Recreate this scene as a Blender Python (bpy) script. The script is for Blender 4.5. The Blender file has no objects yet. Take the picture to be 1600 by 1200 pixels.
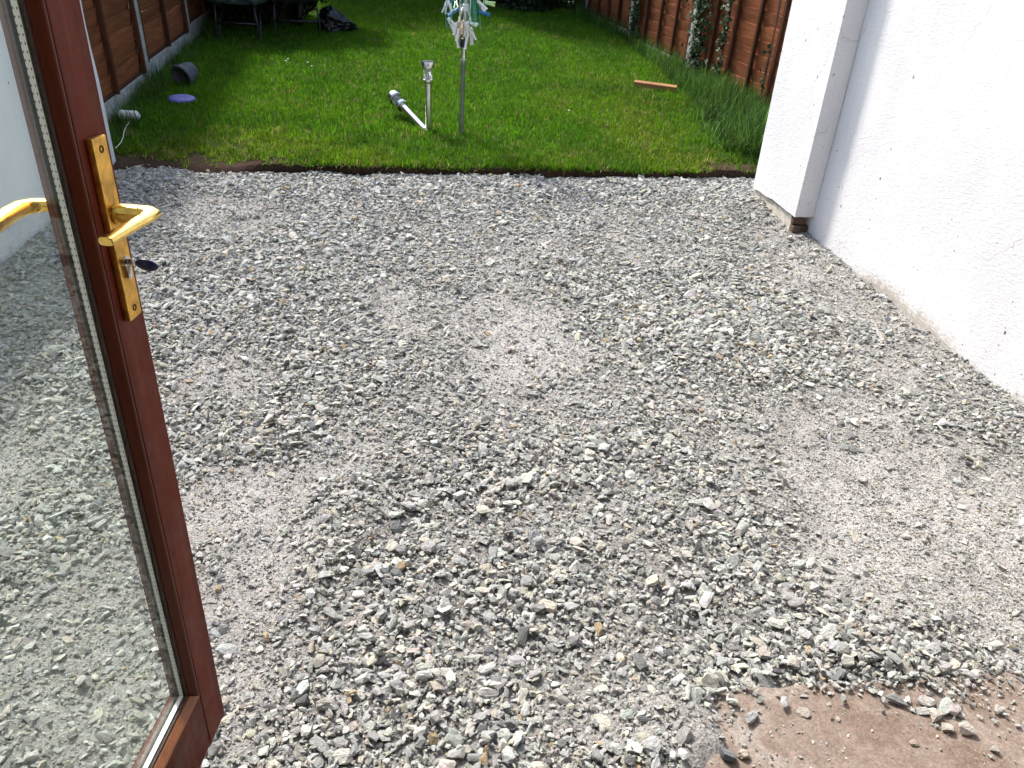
import bpy, bmesh, math, random
import numpy as np
from mathutils import Vector, Matrix, Euler

random.seed(7)
rng = np.random.default_rng(11)
scene = bpy.context.scene
COL = scene.collection

# ------------------------------------------------------------------ camera, sky, sun, exposure
H = 1.6
FPX = 1197.0
_d = np.array([687 - 800, 2619 - 600, FPX]); _d /= np.linalg.norm(_d)
_y = np.array([643 - 800, -119 - 600, FPX]); _y -= _d * (_d @ _y); _y /= np.linalg.norm(_y)
_x = np.cross(_d, _y)
M = np.array([_x, _y, -_d])
if M[0, 0] < 0:
    M = np.array([-_x, _y, -_d])
CAM = np.array([0.0, 0.0, H])
cam_data = bpy.data.cameras.new("camera")
cam = bpy.data.objects.new("camera", cam_data)
COL.objects.link(cam)
cam_data.sensor_width = 36.0
cam_data.lens = FPX / 1600.0 * 36.0
cam_data.clip_start = 0.02
cam_data.clip_end = 500.0
R3 = Matrix(((M[0, 0], -M[0, 1], -M[0, 2]), (M[1, 0], -M[1, 1], -M[1, 2]), (M[2, 0], -M[2, 1], -M[2, 2])))
cam.matrix_world = Matrix.Translation(Vector(CAM)) @ R3.to_4x4()
scene.camera = cam

SUN_EL, SUN_AZ = math.radians(48), math.radians(-29)      # azimuth clockwise from +Y
SUN_DIR = Vector((math.sin(SUN_AZ) * math.cos(SUN_EL), math.cos(SUN_AZ) * math.cos(SUN_EL), math.sin(SUN_EL)))
world = bpy.data.worlds.new("World")
scene.world = world
world.use_nodes = True
wn = world.node_tree.nodes
wl = world.node_tree.links
bg = wn.get("Background") or wn.new("ShaderNodeBackground")
sky = wn.new("ShaderNodeTexSky")
sky.sky_type = 'NISHITA'
sky.sun_disc = False
sky.sun_elevation = SUN_EL
sky.sun_rotation = SUN_AZ
sky.air_density = 1.2
sky.dust_density = 3.0
wl.new(sky.outputs[0], bg.inputs[0])
bg.inputs[1].default_value = 0.15
sun_data = bpy.data.lights.new("sun", 'SUN')
sun_data.energy = 2.9
sun_data.angle = math.radians(7)
sun_data.color = (1.0, 0.955, 0.89)
sun = bpy.data.objects.new("sun", sun_data)
COL.objects.link(sun)
sun.rotation_euler = SUN_DIR.to_track_quat('Z', 'Y').to_euler()
sun.location = (-6, 12, 14)
vs = scene.view_settings
vs.view_transform = 'Standard'
vs.look = 'None'
vs.gamma = 1.0
vs.use_curve_mapping = False
vs.exposure = 1.07


# ------------------------------------------------------------------ helpers
def ray(px, py):
    return M @ np.array([px - 800.0, py - 600.0, FPX])


LS, LY0, LZ0 = 0.07, 5.9, 0.08


def lawn_plane(y):
    return LZ0 + LS * (y - LY0)


def on_lawn(px, py):
    r = ray(px, py)
    t = (LZ0 - LS * LY0 - H) / (r[2] - LS * r[1])
    return CAM + t * r


def on_z(px, py, z=0.0):
    r = ray(px, py)
    return CAM + r * ((z - H) / r[2])


def at_y(px, py, y):
    r = ray(px, py)
    return CAM + r * (y / r[1])


def sstep(a, b, x):
    t = np.clip((x - a) / (b - a), 0, 1)
    return t * t * (3 - 2 * t)


def _hash(ix, iy, seed):
    h = (ix.astype(np.int64) * 374761393 + iy.astype(np.int64) * 668265263 + seed * 1442695041) & 0xFFFFFFFF
    h = ((h ^ (h >> 13)) * 1274126177) & 0xFFFFFFFF
    h = h ^ (h >> 16)
    return (h & 0xFFFF) / 65535.0


def vnoise(x, y, seed=0):
    x = np.asarray(x, float); y = np.asarray(y, float)
    ix = np.floor(x); iy = np.floor(y)
    fx = x - ix; fy = y - iy
    fx = fx * fx * (3 - 2 * fx); fy = fy * fy * (3 - 2 * fy)
    a = _hash(ix, iy, seed); b = _hash(ix + 1, iy, seed)
    c = _hash(ix, iy + 1, seed); d = _hash(ix + 1, iy + 1, seed)
    return (a * (1 - fx) + b * fx) * (1 - fy) + (c * (1 - fx) + d * fx) * fy


def fbm(x, y, seed=0, octs=4):
    s = 0.0; a = 0.5
    x = np.asarray(x, float); y = np.asarray(y, float)
    for i in range(octs):
        s = s + a * vnoise(x, y, seed + i * 17)
        x = x * 2.03 + 5.1; y = y * 2.03 + 3.7; a *= 0.5
    return s / (1 - 0.5 ** octs)


def tag(o, label=None, cat=None, group=None, kind=None):
    if label: o["label"] = label
    if cat: o["category"] = cat
    if group: o["group"] = group
    if kind: o["kind"] = kind
    return o


def link(name, mesh, parent=None):
    o = bpy.data.objects.new(name, mesh)
    COL.objects.link(o)
    if parent is not None:
        o.parent = parent
    return o


def empty(name, loc=(0, 0, 0), rot=(0, 0, 0)):
    o = bpy.data.objects.new(name, None)
    o.empty_display_size = 0.1
    COL.objects.link(o)
    o.location = loc
    o.rotation_euler = rot
    return o


def mesh_np(name, verts, faces, mat=None, smooth=False):
    """faces: int array (n,k)"""
    me = bpy.data.meshes.new(name)
    verts = np.asarray(verts, np.float32)
    faces = np.asarray(faces, np.int32)
    k = faces.shape[1]
    me.vertices.add(len(verts)); me.vertices.foreach_set("co", verts.ravel())
    me.loops.add(faces.size); me.loops.foreach_set("vertex_index", faces.ravel())
    me.polygons.add(len(faces))
    me.polygons.foreach_set("loop_start", np.arange(0, faces.size, k, dtype=np.int32))
    me.polygons.foreach_set("loop_total", np.full(len(faces), k, np.int32))
    if smooth:
        me.polygons.foreach_set("use_smooth", np.ones(len(faces), bool))
    me.update(calc_edges=True)
    if mat: me.materials.append(mat)
    return me


def bm_obj(name, bm, mat, parent=None, smooth=False):
    me = bpy.data.meshes.new(name)
    bm.normal_update()
    bm.to_mesh(me)
    bm.free()
    if smooth:
        for p in me.polygons: p.use_smooth = True
    if mat: me.materials.append(mat)
    return link(name, me, parent)


def box_bm(x0, x1, y0, y1, z0, z1, bevel=0.0, segs=2, bm=None):
    own = bm is None
    b = bmesh.new()
    vs_ = [b.verts.new(p) for p in ((x0, y0, z0), (x1, y0, z0), (x1, y1, z0), (x0, y1, z0),
                                   (x0, y0, z1), (x1, y0, z1), (x1, y1, z1), (x0, y1, z1))]
    for f in ((3, 2, 1, 0), (4, 5, 6, 7), (0, 1, 5, 4), (1, 2, 6, 5), (2, 3, 7, 6), (3, 0, 4, 7)):
        b.faces.new([vs_[i] for i in f])
    if bevel > 0:
        bmesh.ops.bevel(b, geom=list(b.edges), offset=bevel, segments=segs, affect='EDGES', profile=0.6)
    if own:
        return b
    merge(bm, b)
    return bm


def merge(dst, src):
    me = bpy.data.meshes.new("tmp_merge")
    src.to_mesh(me); src.free()
    dst.from_mesh(me)
    bpy.data.meshes.remove(me)


def tube_bm(pts, rad, n=10, bm=None, cap=True, flat=None):
    """tube through points; rad float or list; flat=(a,b,up) elliptical section"""
    bm = bm or bmesh.new()
    pts = [Vector(p) for p in pts]
    m = len(pts)
    rads = rad if isinstance(rad, (list, tuple)) else [rad] * m
    prev = None
    rings = []
    for i, p in enumerate(pts):
        if i == 0: t = pts[1] - pts[0]
        elif i == m - 1: t = pts[-1] - pts[-2]
        else: t = (pts[i + 1] - p).normalized() + (p - pts[i - 1]).normalized()
        t.normalize()
        if prev is None:
            a = Vector((0, 0, 1)) if abs(t.z) < 0.9 else Vector((1, 0, 0))
            s = t.cross(a).normalized()
        else:
            s = prev - t * prev.dot(t)
            s.normalize()
        prev = s
        u = s.cross(t).normalized()
        ring = []
        for k in range(n):
            an = 2 * math.pi * k / n
            ring.append(bm.verts.new(p + (s * math.cos(an) + u * math.sin(an)) * rads[i]))
        rings.append(ring)
    for i in range(m - 1):
        for k in range(n):
            bm.faces.new((rings[i][k], rings[i + 1][k], rings[i + 1][(k + 1) % n], rings[i][(k + 1) % n]))
    if cap:
        bm.faces.new(rings[0]); bm.faces.new(list(reversed(rings[-1])))
    bmesh.ops.recalc_face_normals(bm, faces=bm.faces[:])
    return bm


def lathe_bm(prof, n=24, bm=None, cap=True):
    bm = bm or bmesh.new()
    rings = []
    for r, z in prof:
        rings.append([bm.verts.new((r * math.cos(2 * math.pi * k / n), r * math.sin(2 * math.pi * k / n), z)) for k in range(n)])
    fs = []
    for i in range(len(rings) - 1):
        for k in range(n):
            fs.append(bm.faces.new((rings[i][k], rings[i][(k + 1) % n], rings[i + 1][(k + 1) % n], rings[i + 1][k])))
    if cap:
        bm.faces.new(list(reversed(rings[0]))); bm.faces.new(rings[-1])
    bmesh.ops.recalc_face_normals(bm, faces=bm.faces[:])
    return bm


# ------------------------------------------------------------------ materials
class NT:
    def __init__(self, name):
        self.m = bpy.data.materials.new(name)
        self.m.use_nodes = True
        self.n = self.m.node_tree.nodes
        self.l = self.m.node_tree.links
        self.p = self.n.get("Principled BSDF")
        self.out = self.n.get("Material Output")

    def node(self, t, **kw):
        nd = self.n.new(t)
        for k, v in kw.items():
            if k.startswith("i_"):
                nd.inputs[k[2:].replace("_", " ")].default_value = v
            else:
                setattr(nd, k, v)
        return nd

    def coords(self, kind="Object", scale=(1, 1, 1)):
        tc = self.node("ShaderNodeTexCoord")
        mp = self.node("ShaderNodeMapping")
        mp.inputs["Scale"].default_value = scale
        self.l.new(tc.outputs[kind], mp.inputs[0])
        return mp.outputs[0]

    def noise(self, co, scale, detail=4, rough=0.55, dist=0.0):
        nz = self.node("ShaderNodeTexNoise")
        nz.inputs["Scale"].default_value = scale
        nz.inputs["Detail"].default_value = detail
        nz.inputs["Roughness"].default_value = rough
        nz.inputs["Distortion"].default_value = dist
        self.l.new(co, nz.inputs["Vector"])
        return nz.outputs["Fac"]

    def ramp(self, fac, stops):
        r = self.node("ShaderNodeValToRGB")
        els = r.color_ramp.elements
        while len(els) < len(stops): els.new(0.5)
        for e, (pos, c) in zip(els, stops):
            e.position = pos
            e.color = (*c, 1) if len(c) == 3 else c
        self.l.new(fac, r.inputs[0])
        return r.outputs[0]

    def mix(self, fac, a, b, mode='MIX'):
        mx = self.node("ShaderNodeMix", data_type='RGBA', blend_type=mode)
        for s, v in ((0, fac), (6, a), (7, b)):
            if hasattr(v, "is_linked") or hasattr(v, "links"):
                self.l.new(v, mx.inputs[s])
            else:
                mx.inputs[s].default_value = v if s == 0 else ((*v, 1) if len(v) == 3 else v)
        return mx.outputs[2]

    def bump(self, h, strength=0.3, dist=0.01, prev=None):
        b = self.node("ShaderNodeBump")
        b.inputs["Strength"].default_value = strength
        b.inputs["Distance"].default_value = dist
        self.l.new(h, b.inputs["Height"])
        if prev is not None: self.l.new(prev, b.inputs["Normal"])
        return b.outputs[0]

    def set(self, color=None, rough=None, normal=None, metallic=None, **kw):
        p = self.p
        for key, v in (("Base Color", color), ("Roughness", rough), ("Normal", normal), ("Metallic", metallic)):
            if v is None: continue
            if hasattr(v, "links"): self.l.new(v, p.inputs[key])
            else: p.inputs[key].default_value = (*v, 1) if (key == "Base Color" and len(v) == 3) else v
        for k, v in kw.items():
            p.inputs[k.replace("_", " ")].default_value = v
        return self.m


def simple(name, color, rough=0.6, metallic=0.0, var=0.25, scale=12, bump=0.1, bscale=60, bdist=0.003, **kw):
    t = NT(name)
    co = t.coords()
    nz = t.noise(co, scale, 5)
    lo = tuple(c * (1 - var) for c in color); hi = tuple(min(1, c * (1 + var)) for c in color)
    c = t.ramp(nz, [(0.3, lo), (0.7, hi)])
    nb = t.noise(co, bscale, 4)
    return t.set(color=c, rough=rough, metallic=metallic, normal=t.bump(nb, bump, bdist), **kw)


def tint_source(t, mode):
    if mode == "instancer":
        a = t.node("ShaderNodeAttribute", attribute_type='INSTANCER', attribute_name="tint")
        return a.outputs["Color"]
    if mode == "object":
        return t.node("ShaderNodeObjectInfo").outputs["Color"]
    a = t.node("ShaderNodeAttribute", attribute_type='GEOMETRY', attribute_name=mode)
    return a.outputs["Color"]


def stone_mat(name, mode, nscale=2.2):
    t = NT(name)
    src = tint_source(t, mode)
    co = t.coords("Object")
    oi = t.node("ShaderNodeObjectInfo")
    ad = t.node("ShaderNodeVectorMath", operation='ADD')
    t.l.new(co, ad.inputs[0]); t.l.new(oi.outputs["Random"], ad.inputs[1])
    n1 = t.noise(ad.outputs[0], nscale, 6, 0.65, 0.6)
    n2 = t.noise(ad.outputs[0], nscale * 6, 5, 0.7)
    k = t.ramp(n1, [(0.25, (0.72, 0.73, 0.76)), (0.5, (1, 1, 1)), (0.78, (1.18, 1.14, 1.06))])
    k2 = t.ramp(n2, [(0.3, (0.82, 0.82, 0.83)), (0.7, (1.12, 1.12, 1.1))])
    c = t.mix(1.0, src, k, 'MULTIPLY')
    c = t.mix(1.0, c, k2, 'MULTIPLY')
    nrm = t.bump(n1, 0.5, 0.15)
    nrm = t.bump(n2, 0.35, 0.05, nrm)
    return t.set(color=c, rough=0.88, normal=nrm, Specular_IOR_Level=0.25)


M_STONE_I = stone_mat("crushed stone scattered", "instancer")
M_STONE_O = stone_mat("crushed stone single", "object")


def gravel_bed_mat():
    t = NT("stone dust bed")
    co = t.coords("Object")
    at = t.node("ShaderNodeAttribute", attribute_type='GEOMETRY', attribute_name="dust")
    n1 = t.noise(co, 3.0, 5, 0.6)
    n2 = t.noise(co, 90, 6, 0.75)
    n3 = t.noise(co, 330, 3, 0.6)
    vo = t.node("ShaderNodeTexVoronoi", feature='F1')
    vo.inputs["Scale"].default_value = 150
    t.l.new(co, vo.inputs["Vector"])
    dustc = t.ramp(n1, [(0.3, (0.40, 0.388, 0.375)), (0.7, (0.48, 0.468, 0.452))])
    gritc = t.ramp(n1, [(0.3, (0.265, 0.258, 0.243)), (0.7, (0.355, 0.345, 0.328))])
    c = t.mix(at.outputs["Fac"], gritc, dustc)
    k = t.ramp(n2, [(0.28, (0.55, 0.54, 0.53)), (0.5, (0.95, 0.95, 0.95)), (0.75, (1.22, 1.21, 1.2))])
    c = t.mix(1.0, c, k, 'MULTIPLY')
    k3 = t.ramp(vo.outputs["Color"], [(0.15, (0.72, 0.72, 0.73)), (0.8, (1.18, 1.17, 1.15))])
    c = t.mix(1.0, c, k3, 'MULTIPLY')
    nrm = t.bump(n2, 0.8, 0.012)
    nrm = t.bump(vo.outputs["Distance"], 0.6, 0.006, nrm)
    nrm = t.bump(n3, 0.6, 0.003, nrm)
    return t.set(color=c, rough=0.95, normal=nrm, Specular_IOR_Level=0.1)


M_BED = gravel_bed_mat()


def soil_mat():
    t = NT("lawn soil")
    co = t.coords("Object")
    n1 = t.noise(co, 5, 6, 0.6)
    n2 = t.noise(co, 60, 5, 0.7)
    c = t.ramp(n1, [(0.3, (0.045, 0.026, 0.017)), (0.7, (0.085, 0.052, 0.036))])
    ge = t.node("ShaderNodeSeparateXYZ")
    t.l.new(co, ge.inputs[0])
    gm = t.node("ShaderNodeMath", operation='MULTIPLY_ADD')
    t.l.new(n2, gm.inputs[0]); gm.inputs[1].default_value = 0.5
    t.l.new(ge.outputs[1], gm.inputs[2])
    th = t.node("ShaderNodeMapRange")
    th.inputs["From Min"].default_value = 6.05; th.inputs["From Max"].default_value = 6.4
    t.l.new(gm.outputs[0], th.inputs[0])
    c = t.mix(th.outputs[0], c, t.ramp(n1, [(0.3, (0.06, 0.075, 0.02)), (0.7, (0.10, 0.11, 0.03))]))
    c = t.mix(0.6, c, t.ramp(n2, [(0.35, (0.5, 0.5, 0.5)), (0.7, (1.3, 1.3, 1.3))]), 'MULTIPLY')
    nrm = t.bump(n2, 1.0, 0.02)
    return t.set(color=c, rough=0.95, normal=nrm, Specular_IOR_Level=0.1)


M_SOIL = soil_mat()


def leaf_mat(name, mode, color=None, trans=0.35, rough=0.5):
    t = NT(name)
    if mode:
        src = tint_source(t, mode)
    else:
        nz = t.noise(t.coords(), 9, 3)
        src = t.ramp(nz, [(0.3, tuple(c * .6 for c in color)), (0.7, tuple(c * 1.4 for c in color))])
    if mode == "instancer":
        sh = t.node("ShaderNodeAttribute", attribute_type='GEOMETRY', attribute_name="shade")
        src = t.mix(1.0, src, sh.outputs["Color"], 'MULTIPLY')
    t.set(color=src, rough=rough, Specular_IOR_Level=0.25)
    tr = t.node("ShaderNodeBsdfTranslucent")
    t.l.new(src, tr.inputs["Color"])
    mx = t.node("ShaderNodeMixShader")
    mx.inputs[0].default_value = trans
    t.l.new(t.p.outputs[0], mx.inputs[1]); t.l.new(tr.outputs[0], mx.inputs[2])
    t.l.new(mx.outputs[0], t.out.inputs[0])
    return t.m


M_GRASS = leaf_mat("lawn grass blade", "instancer", trans=0.5)
M_BUSH = leaf_mat("dark evergreen leaf", None, (0.018, 0.036, 0.012), trans=0.12)
M_IVY = leaf_mat("ivy leaf", None, (0.022, 0.055, 0.018), trans=0.12, rough=0.6)
M_BARK = simple("brown bark", (0.06, 0.045, 0.03), 0.9, bump=0.6, bscale=30)


def wall_mat(name, base=(0.76, 0.76, 0.765), dirt=True):
    t = NT(name)
    co = t.coords("Object")
    st = t.coords("Object", (1, 1, 3.2))
    n1 = t.noise(co, 1.3, 4, 0.55)
    n2 = t.noise(st, 28, 6, 0.7)
    n3 = t.noise(st, 110, 4, 0.6)
    c = t.ramp(n1, [(0.3, tuple(b * .90 for b in base)), (0.65, base)])
    c = t.mix(1.0, c, t.ramp(t.noise(t.coords('Object', (1, 1, .35)), 3.2, 5), [(0.35, (0.93, 0.93, 0.945)), (0.6, (1, 1, 1))]), 'MULTIPLY')
    # pits and specks
    vo = t.node("ShaderNodeTexVoronoi", feature='F1')
    vo.inputs["Scale"].default_value = 9
    t.l.new(t.coords("Object", (1, 1, 0.75)), vo.inputs["Vector"])
    pit = t.ramp(vo.outputs["Distance"], [(0.045, (1, 1, 1)), (0.075, (0, 0, 0))])
    gate = t.ramp(t.noise(co, 4.5, 3), [(0.44, (0, 0, 0)), (0.5, (1, 1, 1))])
    pitf = t.mix(1.0, pit, gate, 'MULTIPLY')
    sep = t.node("ShaderNodeSeparateXYZ")
    t.l.new(co, sep.inputs[0])
    # splash stains close to the ground, ragged
    ad = t.node("ShaderNodeMath", operation='MULTIPLY_ADD')
    t.l.new(n1, ad.inputs[0]); ad.inputs[1].default_value = -0.45
    t.l.new(sep.outputs[2], ad.inputs[2])
    ad2 = t.node("ShaderNodeMath", operation='MULTIPLY_ADD')
    t.l.new(n2, ad2.inputs[0]); ad2.inputs[1].default_value = -0.3
    t.l.new(ad.outputs[0], ad2.inputs[2])
    stain = t.ramp(ad2.outputs[0], [(0.0, (0.62, 0.56, 0.47)), (0.06, (0.80, 0.78, 0.74)), (0.22, (1, 1, 1))])
    sub = t.node("ShaderNodeMath", operation='ADD')
    t.l.new(ad2.outputs[0], sub.inputs[0]); sub.inputs[1].default_value = 0.425
    stain = t.ramp(sub.outputs[0], [(0.0, (0.60, 0.55, 0.48)), (0.03, (0.80, 0.77, 0.72)), (0.075, (1, 1, 1))])
    c = t.mix(1.0, c, stain, 'MULTIPLY')
    fl = t.ramp(n3, [(0.29, (0.45, 0.43, 0.41)), (0.37, (1, 1, 1))])
    c = t.mix(0.8, c, fl, 'MULTIPLY')
    c = t.mix(pitf, c, (0.16, 0.13, 0.10))
    v2 = t.node("ShaderNodeTexVoronoi", feature='F1')
    v2.inputs["Scale"].default_value = 26
    t.l.new(t.coords("Object", (1, 1, 0.8)), v2.inputs["Vector"])
    sp = t.ramp(v2.outputs["Distance"], [(0.07, (1, 1, 1)), (0.13, (0, 0, 0))])
    hz = t.node("ShaderNodeMath", operation='MULTIPLY_ADD')
    t.l.new(sep.outputs[2], hz.inputs[0]); hz.inputs[1].default_value = -0.22
    t.l.new(t.noise(co, 7.0, 4), hz.inputs[2])
    g2 = t.ramp(hz.outputs[0], [(0.40, (0, 0, 0)), (0.50, (1, 1, 1))])
    c = t.mix(t.mix(1.0, sp, g2, 'MULTIPLY'), c, (0.22, 0.18, 0.14))
    vc = t.node("ShaderNodeTexVoronoi", feature='DISTANCE_TO_EDGE')
    vc.inputs["Scale"].default_value = 0.9
    wp = t.node("ShaderNodeVectorMath", operation='ADD')
    nzc = t.node("ShaderNodeTexNoise"); nzc.inputs["Scale"].default_value = 6; nzc.inputs["Detail"].default_value = 5
    t.l.new(co, nzc.inputs["Vector"])
    scv = t.node("ShaderNodeVectorMath", operation='SCALE'); scv.inputs["Scale"].default_value = 0.22
    t.l.new(nzc.outputs["Color"], scv.inputs[0])
    t.l.new(co, wp.inputs[0]); t.l.new(scv.outputs[0], wp.inputs[1])
    t.l.new(wp.outputs[0], vc.inputs["Vector"])
    ck = t.ramp(vc.outputs["Distance"], [(0.0012, (1, 1, 1)), (0.003, (0, 0, 0))])
    cg = t.ramp(t.noise(co, 1.1, 2), [(0.50, (0, 0, 0)), (0.56, (0.55, 0.55, 0.55))])
    c = t.mix(t.mix(1.0, ck, cg, 'MULTIPLY'), c, (0.40, 0.37, 0.34))
    nrm = t.bump(n2, 0.55, 0.010)
    nrm = t.bump(n3, 0.35, 0.004, nrm)
    return t.set(color=c, rough=0.85, normal=nrm, Specular_IOR_Level=0.2)


M_WALL = wall_mat("white painted render")
M_PLINTH = simple("bare cement plinth", (0.50, 0.47, 0.40), 0.95, var=0.3, scale=25, bump=0.8, bscale=90, bdist=0.006)
M_BRICKD = simple("damp brown brick", (0.10, 0.062, 0.045), 0.9, var=0.4, scale=30, bump=0.8, bscale=80, bdist=0.006)
M_CONC = simple("weathered concrete", (0.33, 0.33, 0.31), 0.92, var=0.3, scale=14, bump=0.5, bscale=70, bdist=0.005)


def slab_mat():
    t = NT("stained paving concrete")
    co = t.coords("Object")
    n1 = t.noise(co, 4.5, 8, 0.72, 0.7)
    n2 = t.noise(co, 45, 6, 0.75)
    n3 = t.noise(co, 160, 3, 0.6)
    c = t.ramp(n1, [(0.25, (0.125, 0.088, 0.068)), (0.40, (0.18, 0.135, 0.108)), (0.54, (0.23, 0.185, 0.156)), (0.64, (0.31, 0.28, 0.256)), (0.85, (0.40, 0.38, 0.36))])
    k = t.ramp(n2, [(0.3, (0.75, 0.73, 0.71)), (0.7, (1.2, 1.19, 1.17))])
    c = t.mix(1.0, c, k, 'MULTIPLY')
    c = t.mix(1.0, c, t.ramp(n3, [(0.3, (0.7, 0.7, 0.7)), (0.7, (1.25, 1.25, 1.25))]), 'MULTIPLY')
    nrm = t.bump(n2, 0.4, 0.006)
    nrm = t.bump(n3, 0.4, 0.002, nrm)
    return t.set(color=c, rough=0.9, normal=nrm, Specular_IOR_Level=0.2)


M_SLAB = slab_mat()


def wood_mat(name, c0, c1, rough, gscale=(30, 30, 1.6), bump=0.15, spec=0.4, coat=0.0, co_kind="Object"):
    t = NT(name)
    oi = t.node("ShaderNodeObjectInfo")
    co = t.coords(co_kind, gscale)
    ad = t.node("ShaderNodeVectorMath", operation='MULTIPLY_ADD')
    cv = t.node("ShaderNodeCombineXYZ")
    for i in range(3): t.l.new(oi.outputs["Random"], cv.inputs[i])
    ad.inputs[1].default_value = (37, 37, 37)
    t.l.new(cv.outputs[0], ad.inputs[0]); t.l.new(co, ad.inputs[2])
    n1 = t.noise(ad.outputs[0], 1.0, 6, 0.6, 0.8)
    n2 = t.noise(ad.outputs[0], 4.0, 4, 0.6)
    c = t.ramp(n1, [(0.28, c0), (0.72, c1)])
    c = t.mix(0.35, c, t.ramp(n2, [(0.3, (0.7, 0.7, 0.7)), (0.7, (1.2, 1.2, 1.2))]), 'MULTIPLY')
    hs = t.node("ShaderNodeHueSaturation")
    mr = t.node("ShaderNodeMapRange")
    mr.inputs["To Min"].default_value = 0.78; mr.inputs["To Max"].default_value = 1.2
    t.l.new(oi.outputs["Random"], mr.inputs[0]); t.l.new(mr.outputs[0], hs.inputs["Value"])
    t.l.new(c, hs.inputs["Color"])
    if coat >= 0 and spec < .2 and name.startswith("mahogany"):
        co2 = t.coords("Object")
        sc = t.ramp(t.noise(t.coords("Object", (1, 1, .5)), 170, 3, .6), [(0.66, (0, 0, 0)), (0.74, (.35, .35, .35))])
        du = t.mix(sc, hs.outputs[0], (0.30, 0.22, 0.17))
        rv = t.ramp(t.noise(co2, 14, 5, .65), [(0.3, (rough - .14,) * 3), (0.7, (rough + .2,) * 3)])
        return t.set(color=du, rough=rv, normal=t.bump(n1, bump, 0.004), Specular_IOR_Level=spec)
    return t.set(color=hs.outputs[0], rough=rough, normal=t.bump(n1, bump, 0.004), Specular_IOR_Level=spec, Coat_Weight=coat, Coat_Roughness=0.15)


M_DOOR = wood_mat("mahogany stained timber", (0.075, 0.012, 0.006), (0.150, 0.028, 0.013), 0.5, (40, 40, 1.5), 0.12, 0.16)
M_BEAD = wood_mat("glazing bead with sky light painted in", (0.20, 0.060, 0.017), (0.34, 0.115, 0.032), 0.33, (40, 40, 40), 0.05, 0.4)  # sky light on the upward-facing bottom bead, painted in as a lighter colour
M_BEAD_SHADED = wood_mat("glazing bead with shade painted in", (0.075, 0.014, 0.006), (0.125, 0.028, 0.010), 0.4, (40, 40, 1.5), 0.08, 0.3)  # same bead timber, shade towards the dark interior painted in as darker colour
M_LARCH = wood_mat("brown stained larch", (0.135, 0.042, 0.017), (0.30, 0.104, 0.042), 0.8, (2.0, 2.0, 26), 0.4, 0.15)
M_BATTEN = wood_mat("dark fence batten", (0.05, 0.018, 0.009), (0.10, 0.036, 0.018), 0.85, (26, 26, 2.0), 0.4, 0.15)
M_TIMBER = wood_mat("fresh sawn timber", (0.28, 0.125, 0.05), (0.46, 0.24, 0.10), 0.7, (2, 30, 30), 0.2, 0.2)
M_BRASS = simple("satin brass plate", (0.72, 0.41, 0.09), 0.38, 1.0, 0.38, 45, 0.12, 160)
M_BRASS2 = simple("polished brass lever", (0.90, 0.60, 0.17), 0.22, 1.0, 0.22, 60, 0.06, 120)
M_STEEL = simple("stainless steel", (0.62, 0.63, 0.64), 0.22, 1.0, 0.1, 20, 0.03, 120)
M_ZINC = simple("weathered galvanised pole", (0.34, 0.37, 0.37), 0.4, 0.85, 0.25, 18, 0.15, 80)
M_CHROME = simple("chrome cylinder", (0.75, 0.76, 0.78), 0.15, 1.0, 0.05, 20, 0.02, 80)
M_BLACK = simple("black plastic", (0.012, 0.012, 0.014), 0.45, 0, 0.3, 20, 0.1, 80)
M_GASKET = simple("brown gasket", (0.045, 0.020, 0.014), 0.7, 0, 0.3, 20, 0.1, 80)
M_NAVY = simple("navy blue plastic", (0.012, 0.018, 0.09), 0.3, 0, 0.15, 20, 0.05, 80)
M_BLUE = simple("faded blue plastic", (0.10, 0.105, 0.42), 0.55, 0, 0.25, 16, 0.15, 60)
M_POT = simple("grey stoneware pot", (0.075, 0.085, 0.10), 0.85, 0, 0.6, 60, 0.7, 130)
M_TWINE = simple("white nylon twine", (0.80, 0.80, 0.76), 0.7, 0, 0.1, 40, 0.4, 220)
M_PEGW = simple("white peg plastic", (0.80, 0.80, 0.80), 0.45, 0, 0.08, 20, 0.05, 80)
M_PEGB = simple("blue peg plastic", (0.03, 0.16, 0.36), 0.45, 0, 0.1, 20, 0.05, 80)
M_PEGT = simple("beige peg plastic", (0.66, 0.50, 0.34), 0.5, 0, 0.1, 20, 0.05, 80)
M_PEGG = simple("pale green peg plastic", (0.45, 0.66, 0.30), 0.45, 0, 0.1, 20, 0.05, 80)
M_CORD = simple("green plastic cord", (0.05, 0.30, 0.14), 0.45, 0, 0.2, 20, 0.05, 80)
M_CORDT = simple("teal plastic cord", (0.04, 0.28, 0.28), 0.45, 0, 0.2, 20, 0.05, 80)
M_BARROW = simple("dull dark barrow steel", (0.022, 0.026, 0.026), 0.55, 0.3, 0.5, 14, 0.3, 50)
M_BARROWP = simple("cement smeared blue barrow tray", (0.10, 0.15, 0.18), 0.6, 0.0, 0.8, 22, 0.4, 60)
M_TUBE = simple("scuffed black tube", (0.045, 0.045, 0.045), 0.4, 0.6, 0.5, 25, 0.2, 80)
M_BAG = simple("black bin liner film", (0.008, 0.008, 0.012), 0.28, 0, 0.3, 10, 0.35, 24, 0.02)
M_PETAL = simple("daisy petal", (0.80, 0.80, 0.76), 0.6)
M_YOLK = simple("daisy centre", (0.60, 0.42, 0.04), 0.7)


def lens_mat():
    t = NT("ribbed clear lens")
    return t.set(color=(0.86, 0.9, 0.9), rough=0.12, Transmission_Weight=0.85, IOR=1.35)


M_LENS = lens_mat()


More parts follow.
